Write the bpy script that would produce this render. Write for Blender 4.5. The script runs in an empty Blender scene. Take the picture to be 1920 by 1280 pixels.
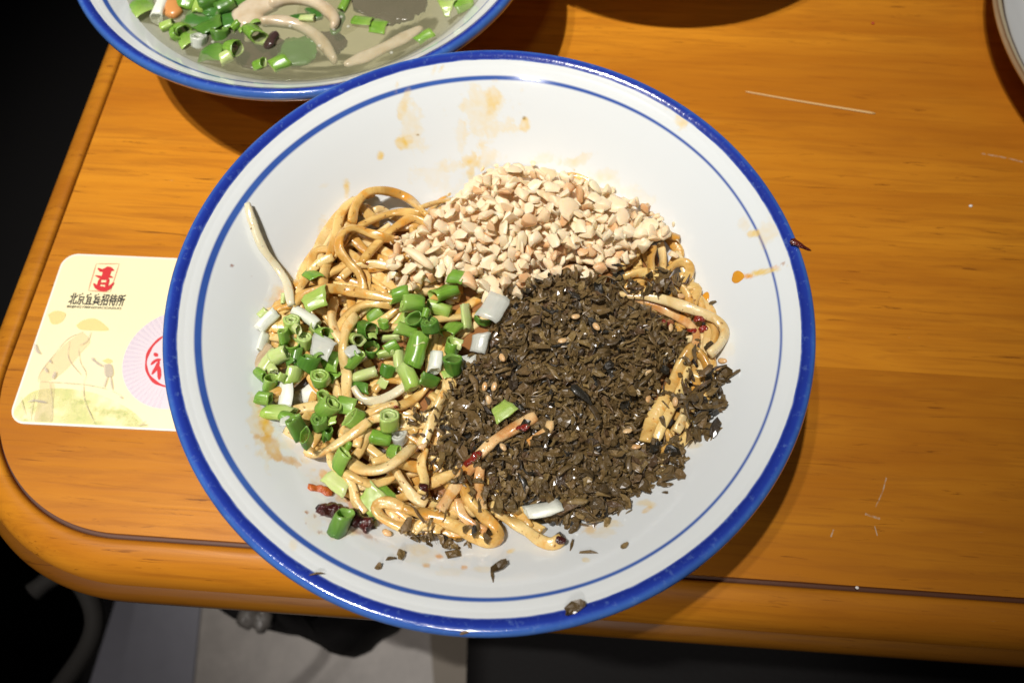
import bpy, bmesh, math, random
import numpy as np
from mathutils import Vector, Matrix, Euler
random.seed(7); RNG = np.random.default_rng(7)
S = 0.001                                     # everything below is written in millimetres
PI = math.pi
scn = bpy.context.scene
COL = scn.collection

# ------------------------------------------------------------------ camera
PITCH, ROLL, CZ, FPX = math.radians(65.29), math.radians(0.25), 272.2, 1450.0
FWD = np.array([0, math.cos(PITCH), -math.sin(PITCH)]); RT0 = np.array([1., 0, 0]); UP0 = np.cross(RT0, FWD)
RT = math.cos(ROLL) * RT0 + math.sin(ROLL) * UP0; UP = -math.sin(ROLL) * RT0 + math.cos(ROLL) * UP0
cd = bpy.data.cameras.new('camera'); cam = bpy.data.objects.new('camera', cd); COL.objects.link(cam)
cam.matrix_world = Matrix(((RT[0], UP[0], -FWD[0], 0), (RT[1], UP[1], -FWD[1], 0), (RT[2], UP[2], -FWD[2], CZ * S), (0, 0, 0, 1)))
cd.sensor_fit = 'HORIZONTAL'; cd.sensor_width = 36; cd.lens = FPX / 1920 * 36
cd.clip_start = 0.005; cd.clip_end = 50
cd.dof.use_dof = True; cd.dof.focus_distance = 0.245; cd.dof.aperture_fstop = 11.5
scn.camera = cam
scn.view_settings.view_transform = 'Standard'; scn.view_settings.look = 'None'
scn.view_settings.exposure = 0.0; scn.view_settings.gamma = 1.0

# ------------------------------------------------------------------ light
wd = bpy.data.worlds.new('World'); scn.world = wd; wd.use_nodes = True
bg = wd.node_tree.nodes['Background']; bg.inputs[0].default_value = (0.85, 0.93, 1.0, 1); bg.inputs[1].default_value = 0.022

def spot(name, loc, aim, watts, angle, blend, radius, col):
    ld = bpy.data.lights.new(name, 'SPOT'); ld.energy = watts; ld.spot_size = math.radians(angle); ld.spot_blend = blend
    ld.shadow_soft_size = radius * S; ld.color = col
    o = bpy.data.objects.new(name, ld); COL.objects.link(o); o.location = Vector(loc) * S
    o.rotation_euler = (Vector(aim) - Vector(loc)).to_track_quat('-Z', 'Y').to_euler()
    return o
LW = (1.0, 0.955, 0.90)
spot('ceiling_downlight', (-400, -10, 1600), (-100, 310, 0), 108, 33.5, 1.0, 15, LW)
spot('ceiling_downlight', (-505, 0, 1600), (-100, 310, 0), 40, 33.5, 1.0, 15, LW)
spot('ceiling_downlight', (-235, -700, 1600), (0, 120, 0), 4.5, 34, .6, 9, LW)
spot('ceiling_downlight', (-305, -700, 1600), (0, 120, 0), 4.5, 34, .6, 9, LW)
spot('ceiling_downlight', (-150, -900, 1700), (-150, -60, -740), 80, 25, 0.35, 40, (1.0, 0.93, 0.88))

# ------------------------------------------------------------------ helpers
def unproj(px, py, Z):
    px = np.asarray(px, float); py = np.asarray(py, float)
    a = (px - 960) / FPX; b = (640 - py) / FPX
    d = a[..., None] * RT + b[..., None] * UP + FWD
    t = (np.asarray(Z, float) - CZ) / d[..., 2]
    return d[..., 0] * t, d[..., 1] * t
def toPx(P):
    P = np.atleast_2d(P).astype(float) - [0, 0, CZ]; z = P @ FWD
    return 960 + FPX * (P @ RT) / z, 640 - FPX * (P @ UP) / z

def mesh_np(name, V, F, mat=None, smooth=True, loc=(0, 0, 0)):
    me = bpy.data.meshes.new(name)
    V = np.asarray(V, float) * S
    me.from_pydata(V.tolist(), [], [tuple(int(i) for i in f) for f in F])
    me.update()
    if smooth: me.polygons.foreach_set('use_smooth', [True] * len(me.polygons))
    if mat: me.materials.append(mat)
    return me
def link(name, me, parent=None, loc=(0, 0, 0), rot=None):
    o = bpy.data.objects.new(name, me); COL.objects.link(o)
    if parent: o.parent = parent
    o.location = Vector(loc) * S
    if rot is not None: o.rotation_euler = rot
    return o
def tag(o, label=None, cat=None, group=None, kind=None):
    if label: o['label'] = label
    if cat: o['category'] = cat
    if group: o['group'] = group
    if kind: o['kind'] = kind
    return o
def empty(name, loc=(0, 0, 0), rz=0):
    o = bpy.data.objects.new(name, None); COL.objects.link(o); o.location = Vector(loc) * S; o.rotation_euler = (0, 0, rz); o.empty_display_size = .01
    return o
def revolve(prof, n=192, closed=False):
    m = len(prof); V = []; F = []
    th = np.linspace(0, 2 * PI, n, endpoint=False)
    for r, z in prof: V += list(zip(r * np.cos(th), r * np.sin(th), np.full(n, z)))
    mm = m if closed else m - 1
    for i in range(mm):
        a = i * n; b = ((i + 1) % m) * n
        for j in range(n):
            k = (j + 1) % n; F.append((a + j, b + j, b + k, a + k))
    return V, F
def resample(P, step):
    P = np.asarray(P, float); n = len(P)
    # catmull-rom
    Q = np.vstack([2 * P[0] - P[1], P, 2 * P[-1] - P[-2]]); out = []
    for i in range(n - 1):
        p0, p1, p2, p3 = Q[i:i + 4]
        for t in np.linspace(0, 1, 16, endpoint=False):
            out.append(0.5 * ((2 * p1) + (-p0 + p2) * t + (2 * p0 - 5 * p1 + 4 * p2 - p3) * t * t + (-p0 + 3 * p1 - 3 * p2 + p3) * t ** 3))
    out.append(P[-1]); out = np.array(out)
    d = np.r_[0, np.cumsum(np.linalg.norm(np.diff(out, axis=0), axis=1))]
    m = max(4, int(d[-1] / step) + 1); s = np.linspace(0, d[-1], m)
    return np.stack([np.interp(s, d, out[:, k]) for k in range(out.shape[1])], 1)
def gsm(a, k):
    r = max(1, int(k * 2.5)); w = np.exp(-0.5 * (np.arange(-r, r + 1) / k) ** 2); w /= w.sum()
    return np.convolve(np.pad(a, r, mode='edge'), w, 'valid')
def sweep(P, W, H, twist, n=12, p=3.1, endcap=0.88):
    """soft squarish tube along points P"""
    P = np.asarray(P, float); m = len(P)
    T = np.gradient(P, axis=0); T /= np.linalg.norm(T, axis=1)[:, None] + 1e-9
    up = np.array([0, 0, 1.]); Sd = np.cross(T, up); Sd /= np.linalg.norm(Sd, axis=1)[:, None] + 1e-9
    N = np.cross(Sd, T)
    th = np.linspace(0, 2 * PI, n, endpoint=False)
    c, s = np.cos(th), np.sin(th); cx = np.sign(c) * np.abs(c) ** (2 / p); sy = np.sign(s) * np.abs(s) ** (2 / p)
    tap = np.ones(m); tap[0] = tap[-1] = endcap; tap[1] = tap[-2] = .93
    V = np.zeros((m, n, 3))
    for i in range(m):
        ct, st = math.cos(twist[i]), math.sin(twist[i])
        x = cx * W[i] / 2 * tap[i]; y = sy * H[i] / 2 * tap[i]
        V[i] = P[i] + np.outer(x * ct - y * st, Sd[i]) + np.outer(x * st + y * ct, N[i])
    V = V.reshape(-1, 3).tolist(); F = []
    for i in range(m - 1):
        for j in range(n):
            k = (j + 1) % n; F.append((i * n + j, i * n + k, (i + 1) * n + k, (i + 1) * n + j))
    F.append(tuple(range(n - 1, -1, -1))); F.append(tuple((m - 1) * n + j for j in range(n)))
    return V, F

# ------------------------------------------------------------------ materials
class NT:
    def __init__(s, name):
        s.m = bpy.data.materials.new(name); s.m.use_nodes = True; s.t = s.m.node_tree
        s.b = s.t.nodes['Principled BSDF']; s.out = s.t.nodes['Material Output']
    def n(s, typ, **kw):
        x = s.t.nodes.new(typ)
        for k, v in kw.items():
            if k.startswith('i_'): x.inputs[k[2:].replace('_', ' ')].default_value = v
            else: setattr(x, k, v)
        return x
    def l(s, a, b): s.t.links.new(a, b)
    def noise(s, vec, scale, detail=4, rough=.55, dist=0):
        x = s.n('ShaderNodeTexNoise'); x.inputs['Scale'].default_value = scale; x.inputs['Detail'].default_value = detail
        x.inputs['Roughness'].default_value = rough; x.inputs['Distortion'].default_value = dist
        if vec is not None: s.l(vec, x.inputs['Vector'])
        return x.outputs['Fac']
    def coord(s, kind='Object', scale=None, rot=None, loc=None):
        x = s.n('ShaderNodeTexCoord').outputs[kind]
        if scale or rot or loc:
            m = s.n('ShaderNodeMapping'); s.l(x, m.inputs['Vector'])
            if scale: m.inputs['Scale'].default_value = scale
            if rot: m.inputs['Rotation'].default_value = rot
            if loc: m.inputs['Location'].default_value = loc
            return m.outputs[0]
        return x
    def ramp(s, fac, stops, interp='LINEAR'):
        r = s.n('ShaderNodeValToRGB'); e = r.color_ramp; e.interpolation = interp
        while len(e.elements) < len(stops): e.elements.new(.5)
        for el, (p, c) in zip(e.elements, stops):
            el.position = p; el.color = (c if hasattr(c, '__len__') else (c, c, c)) + (() if hasattr(c, '__len__') and len(c) == 4 else (1,)) if hasattr(c, '__len__') else (c, c, c, 1)
        s.l(fac, r.inputs['Fac']); return r.outputs['Color']
    def mix(s, f, a, b, blend='MIX'):
        x = s.n('ShaderNodeMix', data_type='RGBA', blend_type=blend)
        for v, i in ((f, 0), (a, 6), (b, 7)):
            if isinstance(v, (int, float)): x.inputs[i].default_value = v
            elif isinstance(v, tuple): x.inputs[i].default_value = v if len(v) == 4 else v + (1,)
            else: s.l(v, x.inputs[i])
        return x.outputs[2]
    def math(s, op, a, b=None, clamp=False):
        x = s.n('ShaderNodeMath', operation=op); x.use_clamp = clamp
        for v, i in ((a, 0), (b, 1)):
            if v is None: continue
            if isinstance(v, (int, float)): x.inputs[i].default_value = v
            else: s.l(v, x.inputs[i])
        return x.outputs[0]
    def base(s, c):
        if isinstance(c, tuple): s.b.inputs['Base Color'].default_value = c + (1,)
        else: s.l(c, s.b.inputs['Base Color'])
    def bump(s, h, strength=.3, dist=.001):
        x = s.n('ShaderNodeBump'); x.inputs['Strength'].default_value = strength; x.inputs['Distance'].default_value = dist
        s.l(h, x.inputs['Height']); s.l(x.outputs[0], s.b.inputs['Normal'])
    def set(s, **kw):
        for k, v in kw.items():
            i = s.b.inputs[k.replace('_', ' ')]
            if hasattr(v, 'links') or hasattr(v, 'is_linked'): s.l(v, i)
            else: i.default_value = v
        return s
    def sss(s, w, r, scale):
        s.b.inputs['Subsurface Weight'].default_value = w; s.b.inputs['Subsurface Radius'].default_value = r; s.b.inputs['Subsurface Scale'].default_value = scale

def mat_plain(name, col, rough=.5, spec=.5, metal=0.):
    t = NT(name); t.base(col); t.set(Roughness=rough, Metallic=metal); t.b.inputs['Specular IOR Level'].default_value = spec; return t.m

def mat_wood(name, tone=1.0, scl=1.0, seed=0.0):
    t = NT(name)
    c = t.coord('Object', loc=(seed, seed * .37, 0))
    def st(sc): 
        m = t.n('ShaderNodeMapping'); t.l(c, m.inputs['Vector']); m.inputs['Scale'].default_value = sc; return m.outputs[0]
    w = t.noise(st((1.0, 5, 9)), 4, 4, .55, .9)
    broad = t.noise(st((3.2, 38, 30)), 1.0, 5, .6, 1.4)
    fine = t.noise(st((22, 330, 200)), 1.0, 5, .6, .9)
    pores = t.noise(st((38, 640, 300)), 1.0, 4, .6, 1.2)
    a = tuple(v * tone for v in (.61, .240, .016)); b = tuple(v * tone for v in (.49, .175, .011)); d = tuple(v * tone for v in (.20, .055, .005))
    col = t.ramp(broad, [(.3, b), (.62, a)])
    col = t.mix(t.ramp(fine, [(.46, 0.0), (.74, .5)]), col, d)
    pm = t.ramp(pores, [(.62, 0.0), (.68, 1.0)]); mask = t.ramp(t.noise(st((9, 30, 9)), 2.2, 2), [(.40, 0.0), (.56, 1.0)])
    col = t.mix(t.math('MULTIPLY', t.math('MULTIPLY', pm, mask), .75), col, tuple(v * tone for v in (.08, .022, .004)))
    col = t.mix(t.ramp(w, [(.36, .0), (.66, .75)]), col, tuple(v * tone for v in (.38, .120, .008)))
    scr = t.noise(st((30, 30, 30)), 3.0, 2); sp = t.ramp(t.noise(st((160, 900, 300)), 1.0, 2), [(.76, 0.0), (.80, .35)])
    col = t.mix(t.math('MULTIPLY', sp, t.ramp(scr, [(.5, 0.0), (.6, 1.0)])), col, (.6, .42, .26))
    t.base(col)
    t.set(Roughness=t.ramp(fine, [(.2, .34), (.8, .5)]))
    t.b.inputs['Coat Weight'].default_value = .22; t.b.inputs['Coat Roughness'].default_value = .10; t.b.inputs['Specular IOR Level'].default_value = .18
    t.bump(t.math('ADD', fine, t.math('MULTIPLY', pores, .4)), .12, .0004)
    return t.m

def radius(t):
    c = t.coord('Object'); x = t.n('ShaderNodeSeparateXYZ'); t.l(c, x.inputs[0])
    r = t.math('SQRT', t.math('ADD', t.math('POWER', x.outputs[0], 2.0), t.math('POWER', x.outputs[1], 2.0)))
    return c, t.math('MULTIPLY', r, 1000.0), x
def mat_porcelain(name, stain=True, line=True, lr=90.4):
    t = NT(name); c, r, xyz = radius(t)
    big = t.noise(c, 14, 2)
    col = t.mix(big, (.735, .775, .785), (.765, .79, .785))
    if line:
        wob = t.math('SUBTRACT', t.noise(c, 9, 3), .5)
        dr = t.math('ABSOLUTE', t.math('SUBTRACT', t.math('ADD', r, t.math('MULTIPLY', wob, .9)), lr))
        # brush line is thick on the left, thin on the right
        wx = t.math('ADD', .52, t.math('MULTIPLY', xyz.outputs[0], -3.6))
        m = t.math('DIVIDE', t.math('SUBTRACT', t.math('ADD', wx, .35), dr), .55, True)
        lc = t.mix(t.noise(c, 30, 3), (.018, .05, .30), (.07, .17, .50))
        col = t.mix(m, col, lc)
    if stain:
        a = t.n('ShaderNodeAttribute', attribute_name='stain').outputs['Color']
        al = t.n('ShaderNodeAttribute', attribute_name='stain').outputs['Alpha']
        col = t.mix(t.math('MULTIPLY', al, 1.05, True), col, a)
    t.base(col); t.set(Roughness=.13); t.b.inputs['Coat Weight'].default_value = .5; t.b.inputs['Coat Roughness'].default_value = .03
    t.sss(.12, (1, .95, .85), .002)
    t.bump(t.noise(c, 40, 2), .05, .001)
    return t.m
def mat_rim(name, rk=1.0):
    t = NT(name); c, r, xyz = radius(t); r = t.math('MULTIPLY', r, rk)
    edge = t.math('ADD', r, t.math('MULTIPLY', t.math('SUBTRACT', t.noise(c, 160, 3), .5), .7))
    f = t.math('DIVIDE', t.math('SUBTRACT', edge, 95.2), 4.8, True)
    n = t.noise(c, 420, 4, .7); n2 = t.noise(c, 60, 3)
    col = t.ramp(f, [(0, (.70, .73, .75)), (.075, (.05, .10, .42)), (.14, (.013, .028, .26)), (.5, (.018, .045, .33)), (.72, (.045, .13, .46)), (1, (.065, .17, .48))])
    col = t.mix(t.ramp(n, [(.56, 0.0), (.72, .45)]), col, (.15, .26, .55))
    col = t.mix(t.ramp(n2, [(.4, 0.0), (.7, .3)]), col, (.012, .022, .2))
    t.base(col); t.set(Roughness=.16); t.b.inputs['Coat Weight'].default_value = 1.; t.b.inputs['Coat Roughness'].default_value = .05
    t.bump(t.noise(c, 500, 3), .18, .0005)
    return t.m

def mat_noodle(name, c0, c1, c2, stain=.5):
    t = NT(name); c = t.coord('Object'); rnd = t.n('ShaderNodeObjectInfo').outputs['Random']
    m = t.n('ShaderNodeVectorMath', operation='ADD'); t.l(c, m.inputs[0])
    cb = t.n('ShaderNodeCombineXYZ'); t.l(rnd, cb.inputs[0]); t.l(rnd, cb.inputs[1]); t.l(cb.outputs[0], m.inputs[1]); v = m.outputs[0]
    n1 = t.noise(v, 70, 5, .65, .6); n2 = t.noise(v, 170, 4, .6, .3)
    col = t.mix(rnd, c0, c1)
    col = t.mix(t.ramp(n1, [(.43, 0.0), (.60, stain)]), col, c2)
    col = t.mix(t.ramp(n2, [(.57, 0.0), (.65, .6 * stain + .15)]), col, (.72, .30, .025))
    col = t.mix(t.ramp(t.noise(v, 620, 2, .5), [(.66, 0.0), (.72, .75)]), col, (.20, .06, .015))
    t.base(col); t.set(Roughness=.26); t.b.inputs['Coat Weight'].default_value = .55; t.b.inputs['Coat Roughness'].default_value = .12
    t.sss(.22, (1, .6, .3), .0014)
    t.bump(t.math('ADD', t.noise(v, 300, 3), t.noise(v, 1100, 2)), .22, .0006)
    return t.m
M_noodle = mat_noodle('noodle_sauced', (.82, .60, .24), (.75, .49, .155), (.50, .245, .038), .8)
M_pale = mat_noodle('noodle_pale', (.84, .67, .36), (.80, .60, .26), (.62, .36, .08), .65)
M_plainn = mat_noodle('noodle_plain', (.72, .66, .46), (.72, .66, .46), (.66, .58, .34), .3)
M_red = mat_noodle('noodle_chili_oil', (.80, .56, .27), (.76, .50, .22), (.52, .17, .022), .7)

def tone(t):
    rnd = t.n('ShaderNodeObjectInfo').outputs['Random']; at = t.n('ShaderNodeAttribute', attribute_name='tone').outputs['Fac']
    return t.math('FRACT', t.math('ADD', rnd, at)), rnd
def mat_peanut():
    t = NT('roasted_peanut'); f, rnd = tone(t); c = t.coord('Object')
    col = t.ramp(f, [(0, (.92, .76, .53)), (.3, (.91, .72, .49)), (.6, (.88, .66, .42)), (.80, (.90, .78, .52)), (.90, (.78, .49, .26)), (1, (.68, .38, .17))])
    col = t.mix(t.ramp(t.noise(c, 260, 3), [(.4, 0.0), (.75, .5)]), col, (.84, .66, .42))
    t.base(col); t.set(Roughness=.42); t.sss(.5, (1, .7, .45), .0020); t.b.inputs['Specular IOR Level'].default_value = .4
    t.bump(t.noise(c, 900, 4, .6), .18, .0005); return t.m
def mat_greens():
    t = NT('preserved_greens'); f, rnd = tone(t); c = t.coord('Object')
    col = t.ramp(f, [(0, (.110, .070, .025)), (.3, (.185, .115, .040)), (.52, (.060, .038, .015)), (.70, (.27, .18, .065)), (.86, (.125, .070, .034)), (.93, (.022, .019, .014)), (1, (.02, .018, .013))])
    col = t.mix(t.ramp(t.noise(c, 500, 4, .6), [(.4, 0.0), (.8, .6)]), col, (.050, .033, .014))
    t.base(col); t.set(Roughness=.38); t.b.inputs['Coat Weight'].default_value = .55; t.b.inputs['Coat Roughness'].default_value = .2
    t.b.inputs['Specular IOR Level'].default_value = .35
    t.bump(t.noise(c, 1100, 4, .65), .6, .0006); return t.m
def mat_onion(name, a, b, inner, rough=.3, sss=.25, alpha=1.0, wh=0.0):
    t = NT(name); c = t.coord('Object'); m = t.n('ShaderNodeMapping'); t.l(c, m.inputs['Vector']); m.inputs['Scale'].default_value = (1, 1, .09)
    rnd = t.n('ShaderNodeObjectInfo').outputs['Random']
    s1 = t.noise(m.outputs[0], 1400, 3, .55); s2 = t.noise(c, 160, 2)
    col = t.mix(t.ramp(s1, [(.35, 0.0), (.7, 1.0)]), a, b)
    col = t.mix(t.math('MULTIPLY', s2, .35), col, inner)
    col = t.mix(t.math('MULTIPLY', rnd, .3), col, b)
    zz = t.n('ShaderNodeSeparateXYZ'); t.l(c, zz.inputs[0]); gz = t.math('ADD', t.math('MULTIPLY', zz.outputs[2], 130.0), t.math('MULTIPLY', t.math('SUBTRACT', rnd, .5), .9))
    col = t.mix(t.math('MULTIPLY', gz, .8, True), col, inner)
    at = t.n('ShaderNodeAttribute', attribute_name='inner').outputs['Fac']
    col = t.mix(at, col, inner)
    t.base(col); t.set(Roughness=rough); t.b.inputs['Coat Weight'].default_value = .2; t.b.inputs['Coat Roughness'].default_value = .2
    t.sss(sss + .1, (.6, 1, .3) if wh < .5 else (1, 1, .9), .0012)
    t.b.inputs['Alpha'].default_value = alpha
    t.bump(s1, .3, .0003); return t.m
MO = {
 'd': mat_onion('onion_dark_green', (.065, .190, .014), (.032, .120, .009), (.20, .35, .07)),
 'g': mat_onion('onion_green', (.170, .355, .026), (.090, .245, .015), (.37, .52, .13)),
 'l': mat_onion('onion_lime', (.37, .52, .085), (.25, .42, .045), (.54, .64, .27)),
 'p': mat_onion('onion_pale', (.54, .63, .26), (.44, .58, .15), (.62, .66, .36)),
 'w': mat_onion('onion_white', (.80, .80, .70), (.74, .77, .66), (.72, .76, .6), wh=1.),
 't': mat_onion('onion_translucent', (.80, .82, .74), (.68, .71, .63), (.74, .76, .66), alpha=.58, wh=1.),
 'b': mat_onion('onion_skin_brown', (.50, .37, .22), (.36, .24, .12), (.62, .52, .36), wh=1.),
}
def mat_chili(name, a, b):
    t = NT(name); c = t.coord('Object'); t.base(t.mix(t.ramp(t.noise(c, 260, 4), [(.35, 0.0), (.7, 1.0)]), a, b))
    t.set(Roughness=.2); t.b.inputs['Coat Weight'].default_value = .8; t.b.inputs['Coat Roughness'].default_value = .08
    t.bump(t.noise(c, 500, 4, .6), .8, .0012); return t.m
M_chd = mat_chili('dried_chili', (.035, .006, .005), (.075, .010, .008)); M_chr = mat_chili('red_chili', (.30, .022, .010), (.10, .010, .006))
M_cho = mat_chili('chili_orange', (.50, .12, .02), (.34, .05, .012))
def mat_oil(name, col, alpha=.8):
    t = NT(name); t.base(col); t.set(Roughness=.08); t.b.inputs['Coat Weight'].default_value = 1.; t.b.inputs['Alpha'].default_value = alpha; t.sss(.3, (1, .5, .1), .001); return t.m
M_oil = mat_oil('orange_oil', (.80, .36, .02), .88)
M_sauce = NT('dark_sauce'); 
_c = M_sauce.coord('Object'); M_sauce.base(M_sauce.mix(M_sauce.noise(_c, 90, 4), (.22, .085, .028), (.34, .16, .055))); M_sauce.set(Roughness=.15); M_sauce.bump(M_sauce.noise(_c, 200, 3), .5, .001); M_sauce = M_sauce.m
def mat_sesame():
    t = NT('sesame'); r = t.n('ShaderNodeObjectInfo').outputs['Random']; t.base(t.mix(r, (.72, .50, .26), (.62, .36, .15))); t.set(Roughness=.3); t.sss(.3, (1, .6, .3), .001); return t.m
M_ses = mat_sesame(); M_peanut = mat_peanut(); M_greens = mat_greens()
M_bowl = mat_porcelain('porcelain_noodle_bowl'); M_bowl2 = mat_porcelain('porcelain_soup_bowl', False, True, 87.3); M_rim = mat_rim('cobalt_rim'); M_rim2 = mat_rim('cobalt_rim_soup', 1 / .966)
M_foot = mat_plain('unglazed_foot', (.55, .5, .42), .8)

# ------------------------------------------------------------------ floor and what stands below the table
t = NT('floor_stone'); c = t.coord('Object'); n1 = t.noise(c, 14, 5, .6); n2 = t.noise(c, 60, 5, .7)
t.base(t.mix(t.math('MULTIPLY', t.math('ADD', n1, n2), .5), (.10, .09, .08), (.32, .29, .26))); t.set(Roughness=.5); M_floor = t.m
fl = link('floor', mesh_np('floor', [(-3000, -3000, -740), (3000, -3000, -740), (3000, 3000, -740), (-3000, 3000, -740)], [(0, 1, 2, 3)], M_floor))
tag(fl, 'pale grey stone floor far below the table', None, None, 'structure')

def box(x0, x1, y0, y1, z0, z1):
    V = [(x, y, z) for z in (z0, z1) for y in (y0, y1) for x in (x0, x1)]
    return V, [(0, 2, 3, 1), (4, 5, 7, 6), (0, 1, 5, 4), (2, 6, 7, 3), (0, 4, 6, 2), (1, 3, 7, 5)]
def soft_box(x0, x1, y0, y1, z0, z1, r, puff=0.):
    bm = bmesh.new(); V, F = box(x0, x1, y0, y1, z0, z1)
    vs = [bm.verts.new(v) for v in V]
    for f in F: bm.faces.new([vs[i] for i in f])
    bmesh.ops.bevel(bm, geom=bm.edges[:], offset=r, segments=5, profile=.5, affect='EDGES')
    bmesh.ops.recalc_face_normals(bm, faces=bm.faces)
    Vv = [tuple(v.co) for v in bm.verts]; Ff = [tuple(v.index for v in f.verts) for f in bm.faces]
    bm.verts.index_update(); Ff = [tuple(v.index for v in f.verts) for f in bm.faces]; bm.free()
    return Vv, Ff
M_black = NT('black_leather'); _c = M_black.coord('Object'); M_black.base((.005, .0045, .0045)); M_black.b.inputs['Specular IOR Level'].default_value = .1; M_black.set(Roughness=.7); M_black.bump(M_black.noise(_c, 300, 3), .3, .001); M_black = M_black.m
M_tube = mat_plain('worn_steel', (.014, .013, .012), .7, .05, .0)
def tube_path(pts, r, n=12, step=6):
    P = resample(pts, step); m = len(P); return sweep(P, np.full(m, 2 * r), np.full(m, 2 * r), np.zeros(m), n, 2.0, 1.0)
ch = tag(empty('chair', (-700, 60, -740)), 'black padded chair with a curved steel tube at lower left below the table', 'chair')
link('seat', mesh_np('seat', *soft_box(-190, 245, -330, 60, 380, 450, 25), M_black), ch)
link('backrest', mesh_np('backrest', *soft_box(-200, -140, -330, 60, 520, 900, 25), M_black), ch)
def pz(px, py, Z):
    x, y = unproj(px, py, Z); return float(x), float(y), float(Z)
a = [pz(60, 1110, -230), pz(110, 1076, -232), pz(150, 1090, -236), pz(178, 1150, -242), pz(165, 1210, -250), pz(110, 1290, -270), pz(60, 1350, -290)]
V, F = tube_path(a, 6); V = [(x + 700, y - 60, z + 740) for x, y, z in V]; link('frame_tube', mesh_np('frame_tube', V, F, M_tube), ch)
for lx, ly in ((-180, -310), (230, -310), (-180, 40), (230, 40)):
    V, F = tube_path([(lx, ly, 382), (lx, ly, 200), (lx, ly, 0)], 11); link('leg', mesh_np('leg', V, F, M_tube), ch)

# bag under the table: crumpled black bag with a pair of pale metal fittings
def blob(cx, cy, cz, rx, ry, rz, seed, nseg=28, amp=.14, low=1.0):
    from mathutils import noise as nz
    V = []; F = []
    for i in range(nseg // 2 + 1):
        ph = PI * i / (nseg // 2)
        for j in range(nseg):
            th = 2 * PI * j / nseg
            d = Vector((math.sin(ph) * math.cos(th), math.sin(ph) * math.sin(th), math.cos(ph)))
            k = 1 + amp * nz.noise(d * 2.2 + Vector((seed, 0, 0))) + amp * .5 * nz.noise(d * 6 + Vector((0, seed, 0)))
            V.append((cx + rx * d.x * k, cy + ry * d.y * k, cz + rz * d.z * k))
    for i in range(nseg // 2):
        for j in range(nseg):
            F.append((i * nseg + j, (i + 1) * nseg + j, (i + 1) * nseg + (j + 1) % nseg, i * nseg + (j + 1) % nseg))
    return V, F
bg_z = -300
outl = [(375, 1110), (400, 1135), (450, 1165), (500, 1180), (530, 1180), (590, 1205), (625, 1226), (650, 1224), (690, 1190), (740, 1160), (760, 1120), (740, 1090), (560, 1070), (420, 1080)]
cx0, cy0 = unproj(570, 1130, bg_z)
ol = resample([pz(x, y, bg_z)[:2] for x, y in outl + outl[:1]], 8)[:-1]
V = []; nl = len(ol); F = []
for k, (sc, dz) in enumerate([(.55, 38), (.85, 26), (1, 0), (.97, -60), (.8, -130), (.5, -160)]):
    for x, y in ol: V.append((cx0 + (x - cx0) * sc, cy0 + (y - cy0) * sc + max(0, dz) * .1, bg_z + dz + 6 * math.sin(x * .11) * math.cos(y * .17)))
for k in range(5):
    for j in range(nl): F.append((k * nl + j, k * nl + (j + 1) % nl, (k + 1) * nl + (j + 1) % nl, (k + 1) * nl + j))
F.append(tuple(range(nl))); F.append(tuple(5 * nl + j for j in range(nl)))
bag = link('bag', mesh_np('bag', V, F, M_black))
tag(bag, 'crumpled black bag hanging under the front edge of the table', 'bag')
M_fit = mat_plain('pale_fitting', (.05, .045, .04), .5)
for (x, y) in ((465, 1155), (492, 1163)):
    q = pz(x, y, bg_z + 36); V, F = blob(q[0], q[1], q[2], 7, 8, 6, x, 14, .3); link('buckle', mesh_np('buckle', V, F, M_fit), bag)
q0, q1 = pz(492, 1135, bg_z + 40), pz(495, 1168, bg_z + 36)
V, F = tube_path([q0, tuple((u + v) / 2 for u, v in zip(q0, q1)), q1], 3.2, 8, 3); link('strap', mesh_np('strap', V, F, M_fit), bag)
# dark sheets laid over the floor, the blue grey one painted as shade
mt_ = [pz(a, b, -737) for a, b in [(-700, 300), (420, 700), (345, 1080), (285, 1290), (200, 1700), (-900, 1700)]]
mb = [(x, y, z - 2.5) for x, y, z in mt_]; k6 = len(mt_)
tag(link('floor_mat', mesh_np('floor_mat', mt_ + mb, [tuple(range(k6)), tuple(range(2 * k6 - 1, k6 - 1, -1))] + [(i, (i + 1) % k6, k6 + (i + 1) % k6, k6 + i) for i in range(k6)], M_black, False)), 'black sheet added on the floor to fill the dark at the lower left under the steel tube', 'mat')  # added sheet fills the black area without shading the floor beside it
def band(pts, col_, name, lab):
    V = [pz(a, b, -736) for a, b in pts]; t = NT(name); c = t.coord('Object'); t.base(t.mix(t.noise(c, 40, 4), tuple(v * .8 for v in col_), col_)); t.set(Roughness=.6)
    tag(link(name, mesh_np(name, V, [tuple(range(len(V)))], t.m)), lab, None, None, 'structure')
band([(250, 1020), (388, 1020), (350, 1400), (130, 1400)], (.15, .15, .175), 'floor_shade_band', 'blue grey strip painted as the soft shadow of the chair on the floor')  # soft shadow of the chair, put into the colour of a bluish sheet
band([(795, 1040), (960, 1040), (960, 1400), (822, 1400)], (.13, .105, .075), 'floor_strip', 'brown strip in the stone floor')
lb = link('dark_block', mesh_np('dark_block', *soft_box(-1100, float(unproj(170, 500, -300)[0]) - 20, 150, 1500, -380, -300, 25), M_black)); tag(lb, 'black slab added to cover the lit floor left of the table', 'dark_block')  # added slab hides lit floor so the left side stays black
# added dark block at right under the table, stands in for black clothing
x0, y0 = unproj(872, 1230, -330)
be = link('dark_block', mesh_np('dark_block', *soft_box(float(x0), 900, -500, 260, -420, -330, 22), M_black))
tag(be, 'black block added in place of dark clothing under the table at lower right', 'dark_block')

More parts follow.
